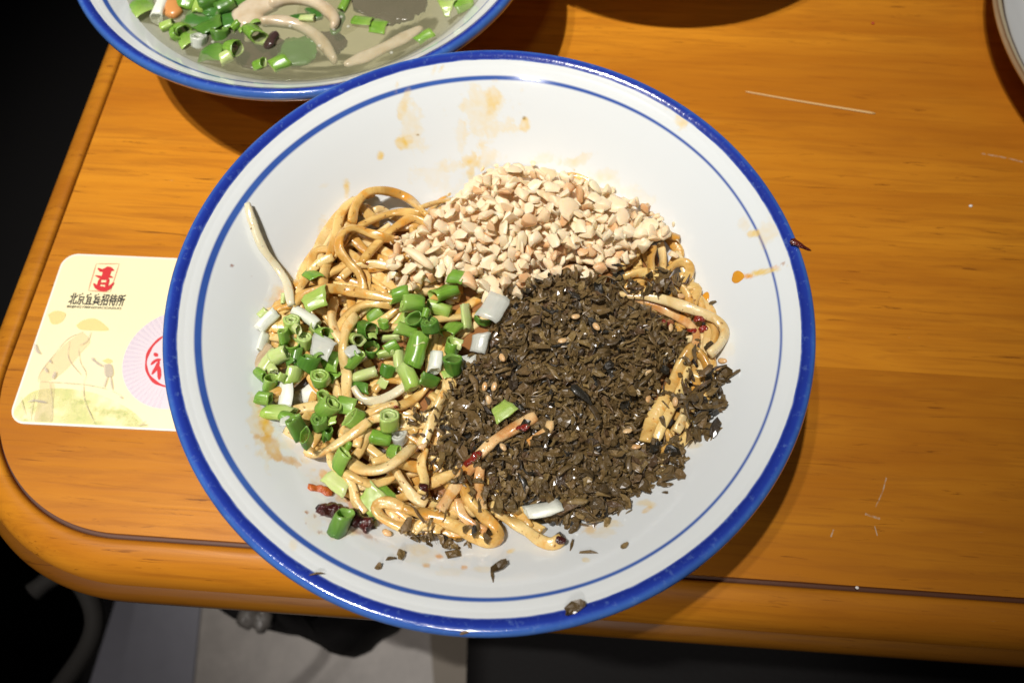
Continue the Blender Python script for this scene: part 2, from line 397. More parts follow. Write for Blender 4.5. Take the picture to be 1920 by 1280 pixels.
# ------------------------------------------------------------------ table
AZ = math.radians(-3.7)
tb = tag(empty('table', (0, 0, 0), AZ), 'orange brown varnished wooden table with a rounded moulded edge', 'table')
XL, YB, RC = -199.0, 42.3, 58.5
def contour(off, far=900, seg=28):
    """rounded-corner outline, off > 0 goes outwards"""
    r = RC + off; cx, cy = XL + RC, YB + RC
    pts = [(XL - off, far), (XL - off, 500), (XL - off, 250)]
    for i in range(seg + 1):
        a = PI + (PI / 2) * i / seg; pts.append((cx + r * math.cos(a), cy + r * math.sin(a)))
    pts += [(x, YB - off) for x in (0, 150, 300, 600, 900)]
    return pts
woods = [mat_wood('varnished_wood', 1.0, 1, s) for s in (0.0, 3.1, 7.7, 11.3)]
woods[1] = mat_wood('varnished_wood_darker', .90, 1, 3.1)
inner = contour(0)
# boards of the panel: the joints run along the grain
def clip_band(poly, ya, yb):
    def cut(P, y, keep_above):
        out = []
        for i in range(len(P)):
            a, b = P[i], P[(i + 1) % len(P)]; ia = (a[1] >= y) == keep_above or a[1] == y; ib = (b[1] >= y) == keep_above or b[1] == y
            if ia: out.append(a)
            if ia != ib: s = (y - a[1]) / (b[1] - a[1]); out.append((a[0] + s * (b[0] - a[0]), y))
        return out
    return cut(cut(poly, ya, True), yb, False)
poly = inner + [(900, 900)]
joints = [YB - 1, 122.6, 206.5, 297, 388, 480, 572, 664, 901]
for i in range(len(joints) - 1):
    g = .0 if i else 0
    P = clip_band(poly, joints[i] + .012, joints[i + 1] - .012)
    bm = bmesh.new(); vs = [bm.verts.new((x, y, 0)) for x, y in P]; f = bm.faces.new(vs)
    r = bmesh.ops.extrude_face_region(bm, geom=[f]); vv = [e for e in r['geom'] if isinstance(e, bmesh.types.BMVert)]
    for v in vv: v.co.z = -18
    bmesh.ops.recalc_face_normals(bm, faces=bm.faces)
    top = [e for e in bm.edges if all(abs(v.co.z) < 1e-6 for v in e.verts)]
    bmesh.ops.bevel(bm, geom=top, offset=.05, segments=1, affect='EDGES')
    bm.verts.index_update(); V = [tuple(v.co) for v in bm.verts]; F = [tuple(v.index for v in f.verts) for f in bm.faces]; bm.free()
    link('board', mesh_np('board', V, F, woods[(1, 3, 2, 0, 3, 2, 1, 0)[i]], False), tb)
prof = [(1.35, -6), (1.45, -2.2), (1.65, -1.3), (2.1, -.5), (2.8, -.12), (3.8, 0), (5.5, -.2), (8, -1.1), (10.5, -2.9), (12.8, -5.6), (14.4, -8.8), (15.3, -12), (15.5, -14.5)]
lip = [(15.0, -14.6), (17.8, -15.2), (19.6, -16.6), (20.4, -19), (20.4, -24), (18.5, -26.5), (8, -27), (2, -27), (2, -18)]
def moulding(prof):
    V = []; F = []; m = None
    for d, z in prof:
        c = contour(d); m = len(c); V += [(x, y, z) for x, y in c]
    for i in range(len(prof) - 1):
        for j in range(m - 1): F.append((i * m + j, i * m + j + 1, (i + 1) * m + j + 1, (i + 1) * m + j))
    return V, F
link('edge_moulding', mesh_np('edge_moulding', *moulding(prof), mat_wood('moulding_wood', .86, 1, 5.5)), tb)
M_grv = mat_plain('groove_dark_brown', (.075, .022, .005), .6)  # dark brown strip along the bottom of the groove
link('groove', mesh_np('groove', *moulding([(.02, -2.6), (.7, -2.9), (1.42, -2.7)]), M_grv), tb)
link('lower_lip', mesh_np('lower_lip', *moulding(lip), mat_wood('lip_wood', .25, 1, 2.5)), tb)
link('apron', mesh_np('apron', *box(XL + 40, 880, YB + 60, 880, -95, -26.9), mat_wood('apron_wood', .5, 1, 9.5), False), tb)
for lx, ly in ((XL + 60, YB + 80), (860, YB + 80), (XL + 60, 860), (860, 860)):
    link('leg', mesh_np('leg', *soft_box(lx - 28, lx + 28, ly - 28, ly + 28, -740, -95.1, 6), mat_wood('leg_wood', .5, 1, 1.5)), tb)

# ------------------------------------------------------------------ bowls
RIMZ = 62.0
PR = np.array([(0, 11), (20, 11.3), (30, 12.5), (40, 16.5), (50, 22.8), (60, 30.2), (66, 35.2), (72, 40.6), (78, 46.4), (84, 52), (87.5, 55), (90.4, 57.4), (93, 59.2), (95.3, 60.7)])
def profz(r): return np.interp(r, PR[:, 0], PR[:, 1])
def bowl_profiles(H):
    dz = H - RIMZ
    rr = np.unique(np.r_[np.linspace(0.01, 46, 24), np.linspace(46, 95.3, 110)])
    zz = np.array([profz(r) for r in rr]); zz = gsm(zz, 3.0); zz[-3:] = [profz(r) for r in rr[-3:]]
    zz = zz - np.linspace(0, 1, len(zz)) * 0
    inner = [(r, z + dz) for r, z in zip(rr, zz)]
    rim = [(95.3, 60.7 + dz), (96.2, 61.35 + dz), (97.2, 61.85 + dz), (98.1, 62 + dz), (98.9, 61.8 + dz), (99.6, 61.1 + dz), (100, 60 + dz), (99.95, 58.9 + dz), (99.3, 57.7 + dz), (98, 56.6 + dz), (96.2, 55.9 + dz)]
    outer = [(96.2, 55.9 + dz), (92, 53.0 + dz), (84, 46.2 + dz), (72, 34.8 + dz), (60, 24.2 + dz), (48, 15.5 + dz), (40, 11 + dz), (34, 9.2 + dz), (32, 9.0 + dz)]
    foot = [(34.5, 9.4 + dz), (34.2, 4), (33.6, .3), (31, .3), (30.6, 4), (30.4, 9 + dz), (0.01, 9.2 + dz)]
    return inner, rim, outer, foot
def make_bowl(name, cx, cy, H, label, mat, seed, dense=True, k=1.0):
    b = tag(empty(name, (cx, cy, 0)), label, 'bowl', 'blue rimmed restaurant bowls')
    inn, rim, out, foot = bowl_profiles(H)
    inn, rim, out, foot = [[(r * k, z) for r, z in q] for q in (inn, rim, out, foot)]
    n = 900 if dense else 256
    V, F = revolve(inn, n); o = link('inner_wall', mesh_np('inner_wall', V, F, mat), b)
    link('rim', mesh_np('rim', *revolve(rim, 320), M_rim if k == 1.0 else M_rim2), b)
    link('outer_wall', mesh_np('outer_wall', *revolve(out, 200), M_porc_plain), b)
    link('foot_ring', mesh_np('foot_ring', *revolve(foot, 128), M_foot), b)
    return b, o
M_porc_plain = mat_porcelain('porcelain_outside', False, False)
BX, BY = -6.85, 113.92
bowl, inner_wall = make_bowl('noodle_bowl', BX, BY, RIMZ, 'wide white bowl with blue rim holding the noodles in the middle', M_bowl, 1)
SX, SY, SZ = -85.2, 292.5, 57.0
soup_bowl, _ = make_bowl('soup_bowl', SX, SY, SZ, 'white bowl with blue rim full of clear soup at upper left', M_bowl2, 2, False, .966)
# bowl just beyond the frame whose shadow lies on the table at the top
ob, _ = make_bowl('side_bowl', 63, 379, 60, 'blue rimmed bowl beyond the top of the frame that shades the table', M_bowl, 3, False)
# plate with brown speckled rim at the right edge
t = NT('speckled_plate_glaze'); c, r, xyz = radius(t)
f = t.math('DIVIDE', t.math('SUBTRACT', t.math('ADD', r, t.math('MULTIPLY', t.noise(c, 60, 4), 1.6)), 118.0), 9.0, True)
t.base(t.ramp(f, [(0, (.78, .79, .78)), (.28, (.74, .72, .66)), (.36, (.07, .03, .012)), (.46, (.10, .05, .02)), (.52, (.55, .45, .28)), (.7, (.62, .52, .34)), (.82, (.20, .10, .045)), (1, (.42, .30, .17))])); t.set(Roughness=.15); t.b.inputs['Coat Weight'].default_value = .5
M_plate = t.m
pl = tag(empty('plate', (341, 266, 0)), 'white plate with a speckled brown rim cut off by the right edge', 'plate')
link('dish', mesh_np('dish', *revolve([(.01, 4), (60, 4), (85, 5), (105, 9.5), (116, 15.5), (122, 18.8), (124, 19.8), (125.2, 20), (126, 19.2), (125.4, 17.8), (118, 12.5), (105, 6), (84, 1.6), (80, .3), (76, .3), (76, 2), (.01, 2)], 256), M_plate), pl)

# stains baked on the glaze: an attribute of the inner wall, spots found by their place on the porcelain
from mathutils import noise as nz
me = inner_wall.data; nv = len(me.vertices); co = np.empty(nv * 3); me.vertices.foreach_get('co', co); co = co.reshape(-1, 3) / S + [BX, BY, 0]
PX, PY = toPx(co)
Y1, Y2, OR, BR = (.80, .55, .12), (.80, .64, .32), (.80, .33, .02), (.40, .15, .03)
stains = [  # px, py, rx, ry, angle deg, strength, colour, raggedness
 (905, 215, 48, 55, 10, .50, Y2, 1.3), (925, 185, 12, 35, -10, .55, Y1, 1.2), (775, 245, 24, 50, 8, .42, Y2, 1.3), (757, 195, 7, 38, -18, .40, Y1, 1.1), (745, 160, 5, 18, -12, .4, Y1, 1), (828, 128, 5, 12, -30, .6, Y1, 1), (815, 130, 4, 14, -20, .35, Y1, 1),
 (713, 293, 8, 11, 0, .85, Y1, .7), (752, 272, 10, 14, 20, .8, Y1, .9), (765, 262, 10, 8, 0, .6, Y1, 1), (884, 300, 20, 18, 0, .75, Y1, 1.1), (885, 330, 8, 18, 0, .6, Y1, 1.1), (846, 310, 18, 22, 0, .38, Y2, 1.3), (985, 235, 9, 14, 0, .75, Y1, 1), (983, 222, 4, 4, 0, .9, (.35, .22, .06), .5), (784, 253, 3, 3, 0, .9, (.3, .18, .05), .5), (910, 300, 30, 25, 0, .45, Y2, 1.3),
 (865, 250, 12, 45, 0, .3, Y2, 1.3), (650, 355, 9, 22, 8, .75, Y1, 1.), (605, 440, 10, 26, 0, .4, Y1, 1.2), (616, 465, 5, 12, 0, .6, Y1, 1), (1085, 300, 28, 9, 15, .35, Y1, 1.2), (1010, 300, 30, 12, 0, .3, Y2, 1.2), (820, 340, 60, 25, 0, .2, Y2, 1.3), (1130, 330, 25, 12, 20, .3, Y2, 1.2),
 (1278, 225, 14, 22, 35, .55, Y1, 1.2), (1250, 205, 12, 10, 0, .3, Y1, 1.2), (1410, 438, 14, 8, 10, .75, Y1, .9), (1440, 440, 18, 28, 0, .32, Y1, 1.2), (1395, 425, 14, 14, 0, .3, Y1, 1.2),
 (1440, 508, 44, 7, 12, .95, Y1, .9), (1400, 518, 16, 6, 0, .9, OR, .8), (1468, 494, 5, 4, 10, .95, BR, .6), (1455, 500, 12, 5, 12, .6, OR, 1),
 (532, 570, 14, 22, 0, .6, OR, 1.1), (520, 560, 22, 24, 0, .35, Y1, 1.3), (497, 790, 12, 34, 12, .85, (.78, .42, .05), 1.1), (485, 800, 22, 50, 8, .45, Y1, 1.3), (512, 838, 14, 30, 38, .7, (.70, .36, .05), 1.1), (545, 862, 30, 9, -16, .7, (.66, .34, .06), 1.2), (530, 835, 22, 16, 30, .35, Y2, 1.3), (575, 862, 20, 12, 0, .4, Y2, 1.3), (480, 818, 8, 6, 20, .7, (.66, .34, .06), 1),
 (606, 888, 12, 12, 0, .75, (.80, .42, .04), .9), (588, 880, 12, 6, 0, .35, Y1, 1), (650, 928, 28, 20, 0, .6, (.80, .52, .10), 1.1), (662, 945, 16, 22, 0, .65, OR, 1.2), (640, 900, 40, 30, 0, .35, Y1, 1.3), (600, 975, 35, 25, 0, .28, Y2, 1.3), (640, 1000, 35, 14, 0, .4, Y1, 1.2), (652, 985, 60, 30, -15, .25, Y2, 1.2), (680, 1000, 30, 7, -20, .55, BR, 1.2),
 (575, 960, 4, 3, 0, .9, BR, .6), (590, 967, 3, 3, 0, .9, BR, .6), (600, 997, 6, 4, 0, .9, BR, .6), (573, 980, 3, 3, 0, .6, BR, .6), (714, 979, 5, 5, 0, .9, BR, .6),
 (800, 1060, 12, 6, 0, .85, (.70, .34, .04), .8), (824, 1043, 10, 6, 0, .9, (.72, .25, .03), .8), (870, 1063, 8, 5, 0, .85, (.74, .34, .05), .8), (800, 1045, 60, 22, 0, .28, Y2, 1.3), (905, 1068, 22, 8, 0, .3, Y1, 1.2), (838, 1072, 40, 10, 0, .22, Y2, 1.3), (770, 1030, 40, 12, 0, .3, Y1, 1.3),
 (958, 1032, 9, 5, 25, .6, Y1, .9), (1097, 1049, 9, 5, 0, .7, Y1, .9), (1215, 943, 26, 9, 0, .45, Y1, 1.1), (1213, 955, 12, 5, 35, .8, (.78, .46, .05), .8), (1105, 990, 22, 12, 15, .75, (.80, .46, .06), 1.1), (1145, 980, 18, 8, 0, .5, Y1, 1.1), (1120, 1000, 30, 14, 0, .3, Y1, 1.3), (550, 1022, 9, 10, 0, .25, Y1, 1),
 (435, 498, 3.2, 3.6, 0, .9, (.28, .09, .04), .4), (470, 518, 2, 2, 0, .5, BR, .4), (1290, 545, 20, 60, 0, .3, Y2, 1.2), (1350, 660, 30, 26, 0, .2, Y2, 1.2), (1398, 860, 8, 6, 0, .0, Y2, 1), (1300, 830, 14, 10, 0, .4, Y1, 1.1),
 (1180, 360, 60, 14, -25, .22, Y2, 1.3), (640, 620, 30, 30, 0, .4, Y1, 1), (610, 350, 12, 10, 0, .2, Y2, 1.2)]
nzv = np.array([nz.fractal(Vector(c * .16), .6, 2.1, 5) for c in co]) if nv < 400000 else np.zeros(nv)
nzw = np.array([nz.noise(Vector(c * .55 + 40)) for c in co])
rgb = np.zeros((nv, 3)); al = np.zeros(nv)
for px, py, rx, ry, an, st, colr, rag in stains:
    a = math.radians(an); dx = PX - px; dy = PY - py; u = dx * math.cos(a) - dy * math.sin(a); v = dx * math.sin(a) + dy * math.cos(a)
    d = np.sqrt((u / rx) ** 2 + (v / ry) ** 2) + (nzv * .85 + nzw * .35) * (rag - .35)
    k = np.clip((1.06 - d) / .52, 0, 1); k = k * k * (3 - 2 * k) * st * np.clip(.75 + .5 * nzw, .3, 1.2)
    k = np.clip(k, 0, .95); rgb = rgb * (1 - k[:, None]) + np.array(colr) * k[:, None]; al = al * (1 - k) + k
rgb = np.where(al[:, None] > 1e-4, rgb / np.maximum(al, 1e-4)[:, None], .5)
at = me.color_attributes.new('stain', 'FLOAT_COLOR', 'POINT'); at.data.foreach_set('color', np.c_[rgb, al].ravel())

# ------------------------------------------------------------------ height field of the food
G = .4; GX0, GY0, GN = BX - 104, BY - 104, int(208 / .4)
gx = GX0 + (np.arange(GN) + .5) * G; gy = GY0 + (np.arange(GN) + .5) * G
XX, YY = np.meshgrid(gx, gy); RRR = np.hypot(XX - BX, YY - BY)
HM = profz(RRR)
SAUCE = 36.0
sauce_px = [(605, 540), (640, 470), (700, 425), (780, 420), (900, 380), (1180, 420), (1250, 520), (1295, 640), (1280, 800), (1190, 890), (1000, 950), (800, 950), (680, 900), (590, 800), (570, 650)]
_a = np.array(sauce_px, float); _x, _y = unproj(_a[:, 0], _a[:, 1], SAUCE); _r = np.hypot(_x - BX, _y - BY); _k = np.minimum(1, 66 / _r)
sauce_xy = resample(np.stack([(_x - BX) * _k, (_y - BY) * _k], 1)[list(range(15)) + [0]], 3.0)[:-1]
def _in(PX_, PY_, P):
    ins = np.zeros(PX_.shape, bool); j = len(P) - 1
    for i in range(len(P)):
        c_ = ((P[i][1] > PY_) != (P[j][1] > PY_)) & (PX_ < (P[j][0] - P[i][0]) * (PY_ - P[i][1]) / (P[j][1] - P[i][1] + 1e-12) + P[i][0]); ins ^= c_; j = i
    return ins
HM = np.maximum(HM, np.where(_in(XX - BX, YY - BY, sauce_xy), SAUCE, 0))
GPX, GPY = None, None
def hm(x, y):
    i = np.clip(((np.asarray(x) - GX0) / G).astype(int), 0, GN - 1); j = np.clip(((np.asarray(y) - GY0) / G).astype(int), 0, GN - 1)
    return HM[j, i]
def hm_area(x, y, r, q=None):
    k = max(1, int(r / G)); i = int((x - GX0) / G); j = int((y - GY0) / G); i = min(max(i, k), GN - k - 1); j = min(max(j, k), GN - k - 1)
    w = HM[j - k:j + k + 1, i - k:i + k + 1]; return w.max() if q is None else float(np.quantile(w, q))
def stamp(x, y, r, ztop, dome=.0):
    k = int(r / G) + 1; i = int((x - GX0) / G); j = int((y - GY0) / G)
    if i < k or j < k or i >= GN - k or j >= GN - k: return
    sx = gx[i - k:i + k + 1] - x; sy = gy[j - k:j + k + 1] - y; d2 = sx[None, :] ** 2 + sy[:, None] ** 2
    z = np.where(d2 <= r * r, ztop - dome * d2 / (r * r), -99)
    HM[j - k:j + k + 1, i - k:i + k + 1] = np.maximum(HM[j - k:j + k + 1, i - k:i + k + 1], z)
def cast(px, py, off=0.):
    z = 46.
    for _ in range(14):
        x, y = unproj(px, py, z); z = .45 * z + .55 * (float(hm(x, y)) + off)
    x, y = unproj(px, py, z); return float(x), float(y), float(z)
def inpoly(px, py, P):
    P = np.asarray(P, float); ins = False; j = len(P) - 1
    for i in range(len(P)):
        if (P[i, 1] > py) != (P[j, 1] > py) and px < (P[j, 0] - P[i, 0]) * (py - P[i, 1]) / (P[j, 1] - P[i, 1]) + P[i, 0]: ins = not ins
        j = i
    return ins
def pdist(px, py, P):
    P = np.asarray(P, float); Q = np.roll(P, -1, 0); d = Q - P; t = np.clip(((px - P[:, 0]) * d[:, 0] + (py - P[:, 1]) * d[:, 1]) / (d ** 2).sum(1), 0, 1)
    return float(np.hypot(px - P[:, 0] - t * d[:, 0], py - P[:, 1] - t * d[:, 1]).min())

# sauce pool that shows in the gaps
n_ = len(sauce_xy); cS = sauce_xy.mean(0); V = [(cS[0], cS[1], SAUCE)]
for f_, dz in ((.5, 0), (.94, 0), (.985, -.35), (1.0, -1.2)): V += [(cS[0] + (x - cS[0]) * f_, cS[1] + (y - cS[1]) * f_, SAUCE + dz) for x, y in sauce_xy]
V += [(x * .98, y * .98, min(SAUCE - 1.3, float(profz(math.hypot(x, y) * .98)) + .05)) for x, y in sauce_xy]
F = [(0, 1 + j, 1 + (j + 1) % n_) for j in range(n_)] + [(1 + k * n_ + j, 1 + (k + 1) * n_ + j, 1 + (k + 1) * n_ + (j + 1) % n_, 1 + k * n_ + (j + 1) % n_) for k in range(4) for j in range(n_)]
sc_ = link('sauce', mesh_np('sauce', V, F, M_sauce), None, (BX, BY, 0)); tag(sc_, 'dark brown sauce pooled between and beneath the noodles', None, None, 'stuff')

# ------------------------------------------------------------------ noodles
def noodle(path, w=3.3, h=2.7, mat=None, label='', lift=None, world=False, cap=99., group='wheat noodles in the bowl', hump=0., tw=.5, sink=.35):
    if world:
        P = resample(path, .9); x, y = P[:, 0], P[:, 1]
    else:
        P = resample(path, 5.2); z = np.array([cast(a, b, h / 2)[2] for a, b in P]); x, y = unproj(P[:, 0], P[:, 1], z)
    n = len(P)
    for it in range(1 if world else 3):
        zm = np.array([hm_area(a, b, w * .36) for a, b in zip(x, y)]) + h / 2 - sink
        zm = np.minimum(zm, cap)
        k = np.array([zm[max(0, i - 2):i + 3].max() for i in range(n)])
        z = np.maximum(gsm(k, 3.2), gsm(zm, 1.2) - .2)
        if hump: z = z + hump * np.sin(np.linspace(0, PI, n)) ** 1.3
        if not world: x, y = unproj(P[:, 0], P[:, 1], z)
    Q = np.stack([x, y, z], 1)
    s = random.uniform(0, 9); u = np.arange(n) * .05
    w *= .95; W = w * (1 + .10 * np.sin(u * 5 + s) + .05 * np.sin(u * 13 + 2 * s)); Hh = h * (1 + .08 * np.sin(u * 6 + 2 * s))
    twist = tw * np.sin(u * 2.3 + s) + tw * .5 * np.sin(u * 5 + s)
    ctr = Q.mean(0)
    V, F = sweep(Q - ctr, W, Hh, twist)
    o = link('noodle', mesh_np('noodle', V, F, mat or M_noodle), None, ctr)
    tag(o, label, 'noodle', group)
    for a, b, c in Q[::2]: stamp(a, b, w * .46, c + h * .46, h * .3)
    return o
foodpoly = [(470, 640), (500, 570), (560, 520), (600, 440), (660, 372), (760, 365), (870, 370), (1050, 330), (1240, 420), (1290, 500), (1345, 600), (1345, 700), (1320, 800), (1230, 900), (1080, 985), (930, 1015), (760, 1000), (680, 955), (600, 870), (520, 790), (475, 700)]
NLM = []
zones = [([(500, 600), (560, 520), (620, 430), (690, 380), (800, 400), (790, 530), (900, 570), (900, 650), (860, 720), (800, 800), (760, 880), (860, 900), (950, 960), (900, 1000), (760, 980), (690, 950), (620, 870), (560, 820), (520, 720)], 98,
  'wheat noodle tangled under the spring onion rings', 'noodles tangled under the spring onions'),
 ([(1160, 520), (1200, 460), (1270, 455), (1290, 520), (1340, 610), (1330, 740), (1280, 830), (1200, 850), (1220, 700), (1260, 640), (1200, 570)], 26,
  'oily wheat noodle half buried at the right side of the chopped greens', 'noodles at the right of the chopped greens'),
 ([(780, 820), (1020, 780), (960, 960), (820, 960)], 10, 'wheat noodle running under the chopped greens near the dried chili', 'noodles under the front of the greens')]
for poly_, cnt, lab, grp in zones:
    pa = np.array(poly_, float); made = 0; tries = 0
    while made < cnt and tries < 3000:
        tries += 1
        a = random.uniform(pa[:, 0].min(), pa[:, 0].max()); b = random.uniform(pa[:, 1].min(), pa[:, 1].max())
        if not inpoly(a, b, pa): continue
        ang = random.uniform(0, 2 * PI); curv = random.uniform(-.22, .22); pts = [(a, b)]
        for k in range(random.randint(9, 22)):
            curv = .86 * curv + random.uniform(-.09, .09); ok = False
            for turn in (0, .35, -.35, .8, -.8, 1.4, -1.4, 2.2, -2.2):
                na = ang + curv + turn; q = (pts[-1][0] + 15 * math.cos(na), pts[-1][1] + 13 * math.sin(na))
                if inpoly(*q, pa) or (inpoly(*q, foodpoly) and turn == 0 and k > 2): ok = True; break
            if not ok: break
            ang = na; pts.append(q)
        if len(pts) < 6: continue
        if made == 0: NLM = [(620, 440, 'behind the top left loop'), (700, 430, 'inside the top left loop'), (720, 500, 'below the hooked loop'), (600, 520, 'at the upper left bulge'), (660, 530, 'above the long strand'), (580, 610, 'under the white onion sticks'), (650, 620, 'around the vertical noodle'), (740, 590, 'under the middle onion group'), (840, 590, 'under the widest onion tube'), (560, 700, 'under the far left onions'), (640, 720, 'left of the creamy curve'), (720, 720, 'around the creamy curve'), (800, 690, 'under the white onion cylinder'), (590, 790, 'under the lower left onion tubes'), (660, 800, 'above the smile shaped noodles'), (740, 800, 'by the concentric onion slice'), (690, 860, 'beneath the smile shaped noodles'), (770, 860, 'beside the left patch of greens'), (720, 930, 'behind the front curl'), (800, 930, 'behind the front loop'), (880, 940, 'inside the front loop'), (920, 860, 'by the diagonal noodle'), (1200, 500, 'under the right hand arch'), (1270, 520, 'by the small glossy loop'), (1240, 600, 'under the long right hand strand'), (1310, 640, 'inside the long right hand loop'), (1270, 720, 'between the crossing noodles'), (1310, 740, 'at the right hand edge'), (1250, 810, 'at the lower right end'), (960, 900, 'under the front of the greens')]
        cm = pts[len(pts) // 2]; ph_ = min(NLM, key=lambda q: (q[0] - cm[0]) ** 2 + (q[1] - cm[1]) ** 2)[2]; lab = 'wheat noodle in the tangle ' + ph_; grp = 'noodles in the tangle ' + ph_
        noodle(pts[::2] + [pts[-1]], random.uniform(2.5, 3.9), random.uniform(1.5, 2.4), random.choice((M_noodle, M_noodle, M_pale)), lab, cap=44.5, group=grp, sink=.9)
        made += 1

def traced(*a, **k): return noodle(*a, **k)
TR = [
 ([(690, 505), (720, 500), (760, 482), (800, 470)], 3.0, 'noodle', 'noodle slipping under the left edge of the peanut heap', {}),
 ([(640, 520), (665, 500), (700, 495), (742, 500)], 3.0, 'pale', 'pale short noodle below the small red chili seed', {}),
 ([(700, 365), (665, 374), (640, 400), (629, 440), (618, 480), (606, 520), (608, 560)], 3.3, 'noodle', 'noodle forming the outer left side of the top left loop', {}),
 ([(806, 422), (775, 408), (750, 420), (725, 440), (700, 465), (678, 492)], 3.2, 'noodle', 'noodle curving down from the left corner of the peanuts', dict(hump=1.5)),
 ([(800, 402), (755, 398), (715, 405), (682, 420), (655, 436)], 3.2, 'noodle', 'noodle lying inside the top left loop', dict(hump=1)),
 ([(802, 405), (763, 371), (721, 358), (687, 362), (666, 388), (660, 418)], 3.4, 'noodle', 'noodle arching as the topmost loop at upper left', dict(hump=3)),
 ([(745, 452), (693, 437), (660, 427), (640, 440), (636, 467), (654, 492), (673, 512), (683, 545)], 3.3, 'noodle', 'flat noodle making the hooked loop below the top left arch', dict(hump=1.5)),
 ([(575, 600), (558, 560), (575, 520), (600, 492), (625, 482)], 3.0, 'noodle', 'noodle bulging at the far left edge of the tangle', {}),
 ([(735, 572), (700, 568), (668, 578), (645, 600), (632, 628), (640, 660)], 3.4, 'noodle', 'noodle curving around the onion pieces below the long strand', {}),
 ([(628, 560), (622, 590), (630, 625), (655, 660)], 3.2, 'pale', 'straight noodle dropping from under the long strand', {}),
 ([(548, 574), (565, 555), (590, 545), (620, 541), (660, 546), (700, 554), (750, 561)], 3.5, 'noodle', 'long noodle strand lying across the left side above the onions', dict(hump=.6)),
 ([(668, 590), (649, 620), (643, 660), (650, 700), (650, 740), (656, 780), (642, 822)], 3.7, 'pale', 'thick noodle running down through the spring onion pieces', {}),
 ([(700, 734), (721, 716), (750, 714), (775, 725)], 3.2, 'noodle', 'brown specked noodle curve beside the chopped greens', {}),
 ([(662, 726), (680, 748), (705, 751), (735, 740), (765, 720)], 3.1, 'plain', 'creamy curved noodle hanging like a smile left of the greens', dict(hump=.8)),
 ([(780, 790), (740, 782), (700, 786), (678, 808), (668, 838)], 3.2, 'pale', 'noodle curve behind the concentric onion ring', {}),
 ([(835, 735), (820, 765), (806, 800), (790, 838)], 4.0, 'pale', 'wide pale noodle peeping out at the left edge of the greens', {}),
 ([(575, 842), (590, 851), (612, 844), (642, 826), (668, 809), (692, 790)], 3.6, 'pale', 'noodle loop at the lower left below the onion tubes', {}),
 ([(620, 850), (625, 872), (650, 890), (662, 915), (668, 940), (684, 962)], 3.3, 'pale', 'noodle running down the bowl wall above the dried chili', {}),
 ([(648, 886), (675, 900), (702, 908), (727, 900), (744, 880)], 3.4, 'noodle', 'lower of two smile shaped noodles at lower left', dict(hump=.5)),
 ([(741, 880), (756, 905), (775, 930), (800, 945)], 3.3, 'pale', 'noodle dropping from the smile shaped strand towards the front', {}),
 ([(735, 868), (765, 872), (805, 880)], 3.6, 'noodle', 'short broad noodle pointing right towards the dark greens', {}),
 ([(648, 862), (680, 880), (712, 880), (742, 865), (775, 836)], 3.9, 'pale', 'upper smile shaped noodle with an orange oil spot', dict(hump=.8)),
 ([(800, 842), (790, 870), (796, 900), (790, 925)], 3.0, 'noodle', 'noodle next to the dark red chili bits at the front', {}),
 ([(765, 992), (735, 981), (712, 965), (706, 948), (725, 941), (758, 952)], 3.5, 'noodle', 'tight curl of noodle at the front left end', dict(hump=.5)),
 ([(755, 952), (800, 964), (846, 982), (888, 1004), (915, 1016), (934, 1008), (930, 990), (905, 965), (880, 938), (870, 910)], 3.9, 'noodle', 'thick noodle looping back at the very front of the heap', dict(hump=.6)),
 ([(858, 935), (867, 965), (890, 985), (912, 995)], 3.0, 'red', 'oil stained noodle inside the front loop', {}),
 ([(930, 960), (955, 975), (985, 993), (1012, 1012), (1035, 1019), (1053, 1010)], 3.9, 'pale', 'noodle end sticking out at the front by the white onion piece', {}),
 ([(1168, 519), (1195, 511), (1225, 514), (1250, 530)], 3.6, 'noodle', 'noodle lying under the curved strand right of the peanuts', {}),
 ([(1242, 510), (1243, 482), (1238, 456)], 3.2, 'pale', 'short upright noodle inside the right hand arch', {}),
 ([(1222, 515), (1220, 485), (1226, 462)], 3.0, 'noodle', 'second short upright noodle inside the right hand arch', {}),
 ([(1152, 508), (1172, 496), (1190, 476), (1206, 456), (1226, 441), (1252, 441), (1274, 447)], 3.6, 'noodle', 'noodle arching at the right corner of the peanuts with a cut end', dict(hump=2)),
 ([(1250, 515), (1265, 496), (1284, 492), (1294, 505), (1284, 528), (1268, 545)], 3.3, 'noodle', 'small glossy noodle loop at the right edge below the arch', {}),
 ([(1270, 528), (1284, 545), (1293, 566), (1290, 590)], 2.8, 'noodle', 'short oily noodle below the small glossy loop', {}),
 ([(1180, 560), (1230, 575), (1280, 600), (1305, 625), (1300, 660)], 3.0, 'red', 'reddish noodle under the long right hand strand', {}),
 ([(1300, 655), (1318, 670), (1329, 705), (1321, 748)], 3.4, 'noodle', 'noodle curving down at the right beside the dark clumps', {}),
 ([(1292, 690), (1273, 738), (1250, 780), (1227, 825)], 3.6, 'noodle', 'right one of two parallel noodles crossing the greens', {}),
 ([(1291, 758), (1280, 785), (1268, 810)], 3.4, 'pale', 'short noodle stub between the greens at lower right', {}),
 ([(1145, 550), (1190, 553), (1237, 560), (1284, 575), (1319, 588), (1345, 601), (1359, 622), (1350, 645), (1330, 664)], 3.6, 'pale', 'long pale noodle looping out over the right wall of the bowl', dict(hump=1.5)),
 ([(1035, 338), (1075, 329), (1108, 342)], 2.6, 'noodle', 'short noodle behind the top of the peanut heap', {}),
 ([(785, 390), (828, 378), (868, 378)], 2.6, 'noodle', 'thin noodle end at the upper left of the peanuts', {}),
]
MM = {'noodle': M_noodle, 'pale': M_pale, 'plain': M_plainn, 'red': M_red}
for path, w, m, lab, kw in TR:
    noodle(path, w, w * random.uniform(.55, .7), MM[m], lab, tw=.8, **kw)
